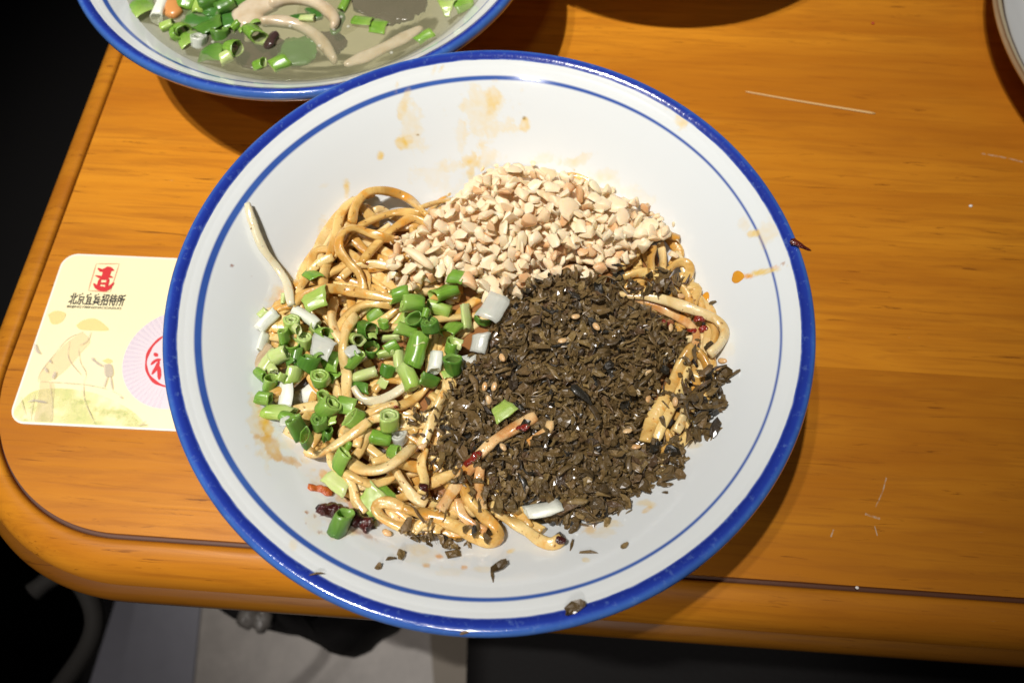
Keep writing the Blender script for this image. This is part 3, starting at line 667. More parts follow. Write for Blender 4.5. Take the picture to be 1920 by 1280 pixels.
noodle([(464, 382), (473, 415), (493, 465), (520, 502), (538, 532), (546, 572)], 2.9, 2.2, M_plainn, 'single pale noodle stretched up the left wall of the bowl', tw=.15)

# ------------------------------------------------------------------ small piece meshes
def hull_chip(seed, rough=.0):
    rd = random.Random(seed); bm = bmesh.new(); a, b, c = rd.uniform(2.0, 3.2), rd.uniform(1.6, 2.3), rd.uniform(.9, 1.5)
    for _ in range(rd.choice((9, 10, 12))):
        v = Vector([rd.gauss(0, 1) for _ in range(3)]).normalized() * rd.uniform(.85, 1); bm.verts.new((v.x * a, v.y * b, v.z * c))
    r = bmesh.ops.convex_hull(bm, input=bm.verts)
    bmesh.ops.delete(bm, geom=[v for v in bm.verts if not v.link_faces], context='VERTS')
    bmesh.ops.subdivide_edges(bm, edges=bm.edges[:], cuts=1, use_grid_fill=True)
    for _ in range(1): bmesh.ops.smooth_vert(bm, verts=bm.verts, factor=.42, use_axis_x=True, use_axis_y=True, use_axis_z=True)
    for v in bm.verts: v.co *= 1.14
    for v in bm.verts:
        k = nz.noise(v.co * .9 + Vector((seed, 0, 0))); v.co *= 1 + .18 * k
    bmesh.ops.triangulate(bm, faces=bm.faces); bmesh.ops.recalc_face_normals(bm, faces=bm.faces)
    bm.verts.index_update(); V = [tuple(v.co) for v in bm.verts]; F = [tuple(v.index for v in f.verts) for f in bm.faces]; bm.free(); return V, F
def flake(seed):
    rd = random.Random(seed); n = rd.choice((8, 9, 10)); a, b = rd.uniform(1.4, 3.0), rd.uniform(.8, 1.7); t = rd.uniform(.22, .45)
    if rd.random() < .28: a, b = rd.uniform(2.4, 4.0), rd.uniform(.35, .7)
    ks, kt = rd.uniform(-.28, .28), rd.uniform(-.22, .22); tw = rd.uniform(-.22, .22)
    ring = []
    for i in range(n):
        th = 2 * PI * i / n + rd.uniform(-.22, .22); k = rd.uniform(.62, 1.12); ring.append((a * math.cos(th) * k, b * math.sin(th) * k))
    def zz(x, y): return ks * x * x * .8 + kt * y * y * 1.3 + tw * x * y + .22 * math.sin(x * 2.3 + seed) + .12 * math.sin(y * 4 + seed)
    V = []
    for sgn in (1, -1):
        V.append((0, 0, zz(0, 0) + sgn * t / 2))
        for x, y in ring: V.append((x * .55, y * .55, zz(x * .55, y * .55) + sgn * t / 2 + rd.uniform(-.12, .12)))
        for x, y in ring: V.append((x, y, zz(x, y) + sgn * t * .3))
    F = []; h = 1 + 2 * n
    for s, o in ((1, 0), (-1, h)):
        for i in range(n):
            j = (i + 1) % n
            f = [(o, o + 1 + i, o + 1 + j), (o + 1 + i, o + 1 + n + i, o + 1 + n + j, o + 1 + j)]
            F += f if s > 0 else [q[::-1] for q in f]
    for i in range(n):
        j = (i + 1) % n; F.append((1 + n + i, h + 1 + n + i, h + 1 + n + j, 1 + n + j))
    return V, F
chips = [hull_chip(s) for s in range(100, 118)]; flakes = [flake(s) for s in range(200, 226)]
chip_me = [mesh_np('peanut_piece', V, F, M_peanut, True) for V, F in chips]
for m_ in chip_me:
    m_.set_sharp_from_angle(angle=math.radians(36))
flake_me = [mesh_np('greens_flake', V, F, M_greens, False) for V, F in flakes]
def rmat(tilt, rz, extra=0.):
    return (Matrix.Rotation(rz, 3, 'Z') @ Euler((random.gauss(0, tilt), random.gauss(0, tilt), random.uniform(0, 2 * PI))).to_matrix())
def slope(x, y, r=3.5):
    zx = float(hm(x + r, y)) - float(hm(x - r, y)); zy = float(hm(x, y + r)) - float(hm(x, y - r))
    n = Vector((-zx / (2 * r) * .6, -zy / (2 * r) * .6, 1)).normalized(); return Vector((0, 0, 1)).rotation_difference(n).to_matrix()
class Merge:
    def __init__(s): s.V = []; s.F = []; s.T = []; s.n = 0
    def add(s, V, F, R, c, k, tone_):
        A = np.array(V) * k @ np.array(R).T + np.array(c); s.V.append(A); s.F += [tuple(i + s.n for i in f) for f in F]; s.T.append(np.full(len(A), tone_)); s.n += len(A)
    def build(s, name, mat, smooth=True):
        me = mesh_np(name, np.vstack(s.V), s.F, mat, smooth); a = me.attributes.new('tone', 'FLOAT', 'POINT'); a.data.foreach_set('value', np.concatenate(s.T)); return link(name, me)
def dome(poly, lift, soft, base):
    """raise the height field inside a pixel polygon; returns the grid mask and the patch height"""
    P = np.array(poly, float); X, Y = [], []
    for a, b in poly:
        x, y, z = cast(a, b); X.append(x); Y.append(y)
    Q = np.array(list(zip(X, Y))); step = 3
    for j in range(0, GN, 1):
        pass
    # distance field on a coarse grid
    cg = np.arange(0, GN, 4); D = np.zeros((len(cg), len(cg)))
    for jj, j in enumerate(cg):
        for ii, i in enumerate(cg):
            if abs(gx[i] - Q[:, 0].mean()) < 70 and abs(gy[j] - Q[:, 1].mean()) < 70 and inpoly(gx[i], gy[j], Q): D[jj, ii] = pdist(gx[i], gy[j], Q)
    D = np.kron(D, np.ones((4, 4)))[:GN, :GN]
    from numpy.lib.stride_tricks import sliding_window_view
    for ax in (0, 1): D = np.apply_along_axis(lambda v: gsm(v, 4), ax, D)[:GN, :GN]
    hgt = base + lift * (1 - np.exp(-D / soft)); hgt = np.where(D > .4, hgt, 0); return hgt, D
def core_patch(hgt, D, mg, sub=4, drop=3.6):
    idx = {}; V = []; F = []
    for j in range(0, GN - sub, sub):
        for i in range(0, GN - sub, sub):
            if D[j, i] > 1.2:
                q = []
                for a, b in ((j, i), (j, i + sub), (j + sub, i + sub), (j + sub, i)):
                    if (a, b) not in idx: idx[(a, b)] = len(V); V.append((gx[b], gy[a], max(HM[a, b], hgt[a, b]) - drop + random.uniform(-.5, .5)))
                    q.append(idx[(a, b)])
                F.append(tuple(q))
    mg.add(V, F, np.eye(3), (0, 0, 0), 1, 0.2)

# ------------------------------------------------------------------ chopped peanuts
pp = [(728, 500), (742, 452), (775, 435), (822, 392), (870, 372), (905, 335), (955, 316), (1040, 326), (1112, 348), (1180, 378), (1246, 408), (1246, 440), (1205, 470), (1165, 492), (1130, 518), (1080, 508), (1010, 522), (985, 558), (930, 562), (900, 545), (868, 522), (800, 534), (748, 540)]
hp, Dp = dome(pp, 9.5, 12, 41.0)
mg = Merge(); core_patch(hp, Dp, mg); HM = np.maximum(HM, np.where(Dp > .8, hp - 1.4, 0))
def put_piece(V, F, px, py, k, tilt, foot, top, me=None, name=None, mg=None, lab=None, cat=None, grp=None, q=.7, R=None, lift=0., rot_fix=None):
    x, y, z = cast(px, py, top * .5)
    zb = hm_area(x, y, foot * .55, q)
    Rm = slope(x, y) @ (R if R is not None else rmat(tilt, 0))
    c = (x, y, zb + top * .58 * k + lift)
    x, y = unproj(px, py, c[2]); c = (float(x), float(y), c[2])
    stamp(c[0], c[1], foot * k * .8, zb + top * .85 * k + lift, top * .3)
    if mg is not None: mg.add(V, F, Rm, c, k, random.random()); return None
    o = link(name, me, None, c); o.rotation_euler = Rm.to_euler(); o.scale = (k, k, k); tag(o, lab, cat, grp); return o
def sample_poly(P, n, mind, edge_shrink=0):
    P = np.array(P, float); out = []; t = 0
    while len(out) < n and t < n * 400:
        t += 1; a = random.uniform(P[:, 0].min(), P[:, 0].max()); b = random.uniform(P[:, 1].min(), P[:, 1].max())
        if not inpoly(a, b, P): continue
        if all((a - c) ** 2 + (b - d) ** 2 > mind ** 2 for c, d in out): out.append((a, b))
    return out
for a, b in sample_poly(pp, 260, 13):
    V, F = random.choice(chips); put_piece(V, F, a, b, random.uniform(1.1, 1.5), .6, 1.8, 2.2, mg=mg, q=.5)
ph = mg.build('peanut_heap', M_peanut); tag(ph, 'bed of finely chopped roasted peanuts under the topmost pieces', 'peanuts', None, 'stuff')
def near(a, b, L): return min(L, key=lambda q: (q[0] - a) ** 2 + (q[1] - b) ** 2)[2]
PL = [(760, 460, 'at the far left tip of the heap'), (860, 400, 'near the thin noodle end at the upper left'), (940, 345, 'on the upper left slope'), (1030, 335, 'at the topmost edge against the white wall'), (1110, 370, 'on the upper right slope'), (1190, 400, 'high on the right shoulder'), (1225, 445, 'by the right hand noodle arch'), (830, 450, 'just right of the long slanting sliver'), (910, 430, 'left of the middle'), (1000, 420, 'at the crest of the heap'), (1080, 430, 'above the black bud'), (1150, 460, 'in the lower right'), (790, 510, 'above the concentric onion tube'), (870, 490, 'above the flat green onion chip'), (940, 520, 'at the bottom edge over the clear onion skin'), (1010, 490, 'above the star shaped chip'), (1080, 490, 'at the border with the dark greens')]
def region_label(a, b):
    p = near(a, b, PL); return 'chopped peanut piece ' + p, 'peanut pieces ' + p
def region_label_old(a, b):
    if b < 400: return 'chopped peanut piece along the far upper slope of the peanut heap', 'peanut pieces on the upper slope'
    if a < 880: return 'chopped peanut piece on the left part of the peanut heap by the noodle loops', 'peanut pieces on the left of the heap'
    if a > 1080: return 'chopped peanut piece on the right part of the peanut heap', 'peanut pieces on the right of the heap'
    return 'chopped peanut piece in the middle of the peanut heap', 'peanut pieces in the middle of the heap'
cnt = 0
for a, b in sorted(sample_poly(pp, 190, 20), key=lambda q: random.random()):
    i = random.randrange(len(chips)); lab, grp = region_label(a, b); k = random.uniform(1.1, 1.65)
    if random.random() < .14: k *= 1.2
    put_piece(*chips[i], a, b, k, .55, 1.9, 2.3, me=chip_me[i], name='peanut_piece', lab=lab, cat='peanut', grp=grp, q=.6)
for i, (a, b) in enumerate([(842, 365), (905, 318), (1000, 306), (1075, 318), (1150, 352), (1215, 385), (1262, 420), (1270, 452), (735, 455), (715, 488), (762, 425), (800, 388), (1105, 335), (932, 312), (720, 540), (760, 548)]):
    j = random.randrange(len(chips)); put_piece(*chips[j], a, b, random.uniform(.35, .7), .5, 1.2, 1.5, me=chip_me[j], name='peanut_piece', lab='tiny peanut crumb ' + near(a, b, PL), cat='peanut', grp='peanut crumbs round the heap')
# one long forked piece and stray crumbs
V, F = sweep(np.array([(-5, 2.5, 0), (-3, 1.8, .3), (0, 0, .4), (3, -2.2, .2), (5, -3.6, 0)]), [2.6, 3, 3.6, 3.2, 2.4], [1.6, 1.8, 2, 1.8, 1.4], [0] * 5, 10, 2.2, .55)
put_piece(V, F, 785, 482, 1, 0, 2.4, 2.0, me=mesh_np('peanut_piece', V, F, M_peanut), name='peanut_piece', lab='long slanting peanut sliver on the left edge of the heap', cat='peanut', R=Matrix.Rotation(-.05, 3, 'Z'))
for i, (a, b, l) in enumerate([(1263, 478, 'round peanut crumb resting on the noodle loop at the right'), (738, 500, 'pale peanut chunk on the noodles at the lower left of the heap'), (728, 520, 'forked peanut chip standing on the noodles beside the onions'), (995, 548, 'star shaped peanut chip where peanuts meet the dark greens')]):
    put_piece(*chips[i], a, b, 1.0, .3, 1.8, 2.2, me=chip_me[i], name='peanut_piece', lab=l, cat='peanut')

# ------------------------------------------------------------------ preserved greens
g1 = [(870, 690), (905, 640), (935, 575), (990, 530), (1060, 508), (1120, 512), (1160, 540), (1175, 560), (1235, 592), (1285, 625), (1288, 660), (1250, 690), (1228, 735), (1205, 790), (1210, 835), (1270, 815), (1285, 850), (1275, 885), (1205, 925), (1160, 965), (1090, 992), (1050, 985), (985, 950), (930, 955), (915, 905), (905, 870), (870, 890), (820, 880), (800, 840), (835, 800), (830, 750), (850, 715)]
hg, Dg = dome(g1, 10.5, 15, 42.0)
mg = Merge(); core_patch(hg, Dg, mg, drop=2.4); HM = np.maximum(HM, np.where(Dg > .8, hg - 1.4, 0))
for a, b in sample_poly(g1, 900, 8):
    V, F = random.choice(flakes); put_piece(V, F, a, b, random.uniform(.7, 1.1), .6, 1.5, 1.3, mg=mg, q=.55)
clumps = [(1245, 528, 40, 22, 36), (1175, 535, 28, 16, 14), (1345, 705, 26, 16, 16), (1335, 755, 22, 38, 30), (1318, 802, 30, 22, 24), (1300, 745, 30, 36, 30), (1282, 640, 30, 26, 18), (795, 785, 36, 40, 40), (830, 830, 30, 30, 22), (800, 1005, 34, 14, 22), (850, 1018, 30, 12, 18), (1265, 868, 26, 22, 20), (945, 950, 28, 18, 14), (812, 930, 26, 14, 9), (1060, 965, 40, 20, 18), (870, 720, 28, 24, 18)]
indiv = []
for cx, cy, rx, ry, n in clumps:
    for k in range(n):
        th = random.uniform(0, 2 * PI); q = math.sqrt(random.random()); a, b = cx + rx * q * math.cos(th), cy + ry * q * math.sin(th)
        if k % 2: V, F = random.choice(flakes); put_piece(V, F, a, b, random.uniform(.55, .95), .7, 1.5, 1.3, mg=mg, q=.6)
        elif len(indiv) < 78: indiv.append((a, b, cx))
for a, b in sample_poly(g1, 750, 8):
    V, F = random.choice(flakes); put_piece(V, F, a, b, random.uniform(.65, 1.15), .55, 1.5, 1.2, mg=mg, q=.5)
gh = mg.build('preserved_greens', M_greens, False); tag(gh, 'dark brown mound of finely chopped preserved mustard greens', 'greens', None, 'stuff')
GL = [(1245, 528, 'in the clump below the right hand noodle arch'), (1175, 535, 'at the upper right border with the peanuts'), (1345, 700, 'in the clump touching the right wall'), (1320, 800, 'in the lowest clump by the right wall'), (1300, 745, 'between the crossing noodles and the right wall'), (1270, 640, 'beside the red chili at right'), (795, 785, 'in the patch on the left noodles'), (830, 830, 'left of the diagonal noodle'), (800, 1005, 'under the front noodle curl'), (850, 1018, 'under the front noodle loop'), (1265, 868, 'in the lower right corner of the mound'), (945, 950, 'left of the white onion cylinder'), (1010, 560, 'at the top edge of the mound'), (1100, 540, 'just under the peanuts'), (950, 620, 'beside the clear onion tube'), (1040, 620, 'between the two topmost sesame seeds'), (1140, 620, 'upper right on the mound'), (900, 700, 'at the left edge by the pair of sesame seeds'), (1000, 700, 'in the hollow at the centre of the mound'), (1090, 700, 'right of the centre of the mound'), (1170, 690, 'left of the crossing noodles'), (860, 770, 'below the dark open onion tube'), (960, 740, 'around the single lime onion slip'), (1060, 780, 'below the centre of the mound'), (1150, 780, 'near the large pale sesame seed'), (990, 860, 'right of the diagonal noodle'), (1080, 870, 'on the front slope of the mound'), (1170, 880, 'below the tan sesame seed'), (1050, 930, 'behind the white onion cylinder'), (1130, 950, 'at the front edge of the mound')]
def glab(a, b):
    p = near(a, b, GL); return 'dark flake of preserved greens ' + p, 'greens flakes ' + p
def glab_old(a, b):
    if a > 1225 and b > 600: return 'dark flake of preserved greens in the clumps near the right wall', 'greens flakes in the right hand clumps'
    if a > 1140 and b < 580: return 'dark flake of preserved greens in the clump below the peanuts at right', 'greens flakes below the peanuts at right'
    if a < 900 and b > 900: return 'dark flake of preserved greens at the front loop of noodles', 'greens flakes at the front'
    if a < 880: return 'dark flake of preserved greens in the small patch on the noodles at left', 'greens flakes left of the mound'
    if b < 720: return 'dark flake of preserved greens on the upper half of the mound', 'greens flakes on the upper mound'
    return 'dark flake of preserved greens on the lower half of the mound', 'greens flakes on the lower mound'
for a, b, _ in indiv:
    i = random.randrange(len(flakes)); lab, grp = glab(a, b)
    put_piece(*flakes[i], a, b, random.uniform(.95, 1.5), .6, 1.6, 1.3, me=flake_me[i], name='greens_flake', lab=lab, cat='greens', grp=grp, q=.7)
for a, b in sample_poly(g1, 140, 22):
    i = random.randrange(len(flakes)); lab, grp = glab(a, b)
    put_piece(*flakes[i], a, b, random.uniform(.95, 1.6), .45, 1.7, 1.2, me=flake_me[i], name='greens_flake', lab=lab, cat='greens', grp=grp, q=.6)
STEM = [(1090, 740, -52, 1.5, 'large purple brown stem lying in the middle of the mound'), (888, 718, -75, 1.1, 'long brown stem at the left edge of the mound'), (1115, 775, -58, 1.3, 'broad brown stem below the large purple one'), (1040, 700, -40, .9, 'slim olive stem above the centre of the mound'), (1010, 560, 5, 1.1, 'olive stem lying flat at the top of the mound'), (1150, 640, 20, .9, 'slim stem upper right on the mound'), (985, 650, 70, .8, 'thin stem left of the centre of the mound'), (1180, 870, 80, .9, 'upright stem on the lower right slope'), (1060, 880, 40, .9, 'short olive stem on the front slope'), (1085, 940, 15, 1.0, 'wide brown stem at the front of the mound'), (960, 600, 35, .9, 'olive stem near the clear onion tube'), (1120, 560, -15, .8, 'small stem just below the peanuts'), (1225, 640, -60, .8, 'dark stem above the crossing noodles'), (870, 800, 60, .9, 'dark stem left of the diagonal noodle'), (980, 905, -70, .9, 'brown stem behind the white onion cylinder'), (1300, 740, 75, 1.3, 'large dark bud between the crossing noodles and the right wall')]
for i, (a, b, an, k, l) in enumerate(STEM):
    n = 7; Pp = np.array([(x, .5 * math.sin(x * .7 + i), .35 * math.cos(x * .5 + i)) for x in np.linspace(-3.1, 3.1, n)])
    V, F = sweep(Pp, [1.1, 1.7, 2.0, 2.1, 1.9, 1.6, 1.0], [.5, .8, .9, .9, .8, .7, .4], [0, .1, .2, .3, .4, .5, .6], 9, 2.2, .6)
    V = [tuple(Vector(v) * (1 + .3 * nz.noise(Vector(v) * .8 + Vector((i, 0, 0))))) for v in V]
    put_piece(V, F, a, b, k, 0, 1.6, 1.4, me=mesh_np('mustard_shred', V, F, M_greens), name='mustard_shred', lab=l, cat='greens', grp='stems in the preserved greens', R=Matrix.Rotation(math.radians(an), 3, 'Z'), q=.85)
# noodles that surface through the greens
noodle([(1302, 650), (1286, 670), (1268, 705), (1245, 750), (1222, 790), (1209, 828)], 4.4, 2.6, M_noodle, 'left one of two parallel noodles crossing the greens at right', sink=1.6)
noodle([(825, 956), (845, 925), (870, 890), (895, 857), (925, 828), (965, 802), (1005, 780)], 3.9, 2.6, M_red, 'chili stained noodle running diagonally up into the dark greens', sink=1.4)
noodle([(903, 865), (898, 905), (905, 955)], 3.1, 2.2, M_red, 'short oily noodle upright beside the diagonal one', sink=1.2)
noodle([(990, 830), (1005, 822), (1028, 805), (1032, 790)], 2.8, 2.0, M_red, 'orange tinted noodle bend showing through the middle of the greens', sink=1.2)

for (a, b), n_, sp in [((1240, 745), 13, 45), ((1275, 690), 8, 26), ((915, 845), 14, 44), ((865, 905), 6, 20), ((905, 920), 5, 20), ((985, 800), 9, 30), ((1015, 830), 6, 20), ((1190, 545), 6, 24), ((870, 975), 5, 36)]:
    for _ in range(n_):
        i = random.randrange(len(flakes)); a2, b2 = a + random.gauss(0, sp * .6), b + random.gauss(0, sp * .6); lab, grp = glab(a2, b2)
        put_piece(*flakes[i], a2, b2, random.uniform(.7, 1.2), .5, 1.5, 1.2, me=flake_me[i], name='greens_flake', lab=lab, cat='greens', grp=grp, q=.7)
# named crumbs on the porcelain
crumbs = [(935, 1064, 1.15, .8, 'largest loose greens crumb with twiggy ends on the front wall of the bowl'), (923, 1078, 1.0, 1.7, 'long greens crumb below the twiggy one on the front wall'), (752, 1040, 1.1, .1, 'brown greens crumb left of the orange oil spots on the front wall'), (732, 1046, .8, .3, 'thin greens shred trailing left of the brown crumb'),
 (848, 1036, 1.2, .2, 'wet brown greens flake just under the front noodle loop'), (592, 1074, .7, .2, 'tiny brown crumb on the inner edge of the blue rim at lower left'), (709, 1062, .55, 1.2, 'tiny brown speck between rim line and chili'), (1105, 1033, .9, -.1, 'black shred on the front wall right of the noodle end'), (1171, 1022, .7, .7, 'reddish brown crumb alone on the lower right wall'),
 (1121, 976, 1.0, .2, 'round brown greens bud below the mound'), (1138, 978, .9, 1.2, 'small stalked greens crumb next to the round bud'), (1180, 958, .45, .5, 'black speck under the mound at lower right'), (1250, 909, 1.0, -.1, 'black curved shred right of the mound'), (1248, 922, .6, -.1, 'short black shred under the curved one'), (1275, 890, 1.2, 1.4, 'upright pointed shred at the lower right edge of the greens'), (1262, 893, 1.2, .2, 'brown shred lying at the lower right edge of the greens'),
 (1076, 1140, 1.5, .6, 'olive greens flake stuck on the blue rim at the front'), (869, 1186, .6, .2, 'tiny brown crumb on the outer blue rim at the front'), (1336, 567, .9, .3, 'black crumb beside the orange oil drop at right'), (1380, 697, 1.3, .45, 'greens stem pointing right from the clump near the right wall'), (1062, 455, 1.0, .3, 'black greens bud lying in the peanut heap'), (1155, 497, 1.0, -.1, 'black shred at the right border of peanuts and greens'), (1072, 1020, 1.1, 1.3, 'stalked greens crumb just right of the noodle end'),
 (782, 960, 1.3, -.9, 'dark leaf shred lying on the front noodle'), (762, 985, 1.2, 1.0, 'dark leaf shred under the front noodle curl'), (808, 975, 1.0, 1.3, 'small brown flake on the front noodle'), (716, 848, 1.2, .3, 'dark brown bit among the smile shaped noodles'), (850, 900, 1.2, .2, 'black bit lying on the diagonal noodle'), (1330, 650, 1.3, -.8, 'curled black leaf at the right hand noodle loop'), (1302, 600, 1.1, .6, 'brown crumb on the long pale noodle at right'), (1195, 540, 1.1, .4, 'dark shred lying across the pale noodle at right')]
strip_ids = [i for i, (V, F) in enumerate(flakes) if np.ptp(np.array(V)[:, 1]) < 1.5] or [0]
for i, (a, b, k, ang, lab) in enumerate(crumbs):
    j = strip_ids[i % len(strip_ids)] if i % 2 else (i * 5) % len(flakes)
    put_piece(*flakes[j], a, b, k, .2, 1.3, 1.2, me=flake_me[j], name='greens_crumb', lab=lab, cat='greens crumb', R=Matrix.Rotation(ang, 3, 'Z'), q=.8)
# crumbs on the rim need the rim's own height
for o in [o for o in COL.objects if o.name.startswith('greens_crumb')]:
    x, y = o.location.x / S - BX, o.location.y / S - BY; r = math.hypot(x, y)
    if r > 95:
        px_, py_ = toPx([(o.location.x / S, o.location.y / S, o.location.z / S)]); X, Y = unproj(px_[0], py_[0], 62.3); o.location = Vector((float(X), float(Y), 62.3)) * S

# ------------------------------------------------------------------ spring onions
def chili(path, w, mat, lab, h=None, name='chili_piece'):
    P = resample(path, 4.0); z0 = np.array([cast(a, b, 1)[2] for a, b in P]); x, y = unproj(P[:, 0], P[:, 1], z0); n = len(P); h = h or w * .42
    zz = gsm(np.array([hm_area(a, b, w * .3, .7) for a, b in zip(x, y)]), 1.5) + h * .42; x, y = unproj(P[:, 0], P[:, 1], zz)
    Q = np.stack([x, y, zz], 1); W = np.array([w * (1 + .16 * math.sin(i * .7 + path[0][0]) + random.uniform(-.12, .12)) for i in range(n)]); ctr = Q.mean(0)
    V, F = sweep(Q - ctr, W, W * h / w, np.array([.5 * math.sin(i * .8) for i in range(n)]), 12, 2.3, .55); ctr_ = Vector((path[0][0], 0, 0))
    V = [tuple(Vector(v) * (1 + .32 * nz.noise(Vector(v) * .8 + ctr_))) for v in V]
    o = link(name, mesh_np(name, V, F, mat), None, ctr); tag(o, lab, 'chili')
    for a, b, c in Q: stamp(a, b, w * .45, c + h * .4)
    return o
# (the dried chili lies under the onion tube at its middle, so it comes first in height)
chili([(600, 953), (625, 957), (650, 965), (675, 976), (697, 988)], 4.6, M_chd, 'long black red dried chili lying on the lower left wall', 3.0)
def onion_mesh(L, r, wall, flat, bend, cut, rings, seed, slit=False):
    rd = random.Random(seed); n = 22; m = 7; V = []; F = []; inn = []
    def tube(ro, ri, L, z0=0., arc=2 * PI):
        base = len(V); closed = arc > 6.2; nn = n if closed else n + 1
        for side, rad in ((0, ro), (1, ri)):
            for i in range(m):
                tt = i / (m - 1) - .5
                for j in range(nn):
                    a = arc * j / n
                    x = rad * math.cos(a) * (1 + .05 * math.sin(3 * a + seed)); y = rad * math.sin(a) * flat * (1 + .05 * math.cos(2 * a + seed))
                    z = tt * L + z0 + (cut[0] if tt > 0 else cut[1]) * x * abs(tt) * 2 + (abs(tt) > .49) * .12 * math.sin(5 * a + seed)
                    kk = 1 + .16 * nz.noise(Vector((math.cos(a) * 1.3 + seed * 3.1, math.sin(a) * 1.3, z * .28))) + .07 * nz.noise(Vector((math.cos(a) * 3 + seed, math.sin(a) * 3, z * .9)))
                    V.append((x * kk + bend * (tt * L) ** 2 / 10, y * kk, z)); inn.append(float(side))
        def id_(s, i, j): return base + (s * m + i) * nn + (j % nn)
        for i in range(m - 1):
            for j in range(n):
                F.append((id_(0, i, j), id_(0, i, j + 1), id_(0, i + 1, j + 1), id_(0, i + 1, j))); F.append((id_(1, i, j), id_(1, i + 1, j), id_(1, i + 1, j + 1), id_(1, i, j + 1)))
        for j in range(n):
            F.append((id_(0, 0, j), id_(1, 0, j), id_(1, 0, j + 1), id_(0, 0, j + 1))); F.append((id_(0, m - 1, j), id_(0, m - 1, j + 1), id_(1, m - 1, j + 1), id_(1, m - 1, j)))
        if not closed:
            for i in range(m - 1):
                F.append((id_(0, i, 0), id_(0, i + 1, 0), id_(1, i + 1, 0), id_(1, i, 0))); F.append((id_(0, i, n), id_(1, i, n), id_(1, i + 1, n), id_(0, i + 1, n)))
    if slit: tube(r, r - wall, L, 0, slit)
    else: tube(r, r - wall, L)
    rr_ = r - wall
    for k in range(rings):
        ro = rr_ * .93; ri = max(.12, ro - wall * 1.1); tube(ro, ri, L * (1 - .04 * (k + 1)), .1 * k); rr_ = ri
        if rr_ < .3: break
    return V, F, inn
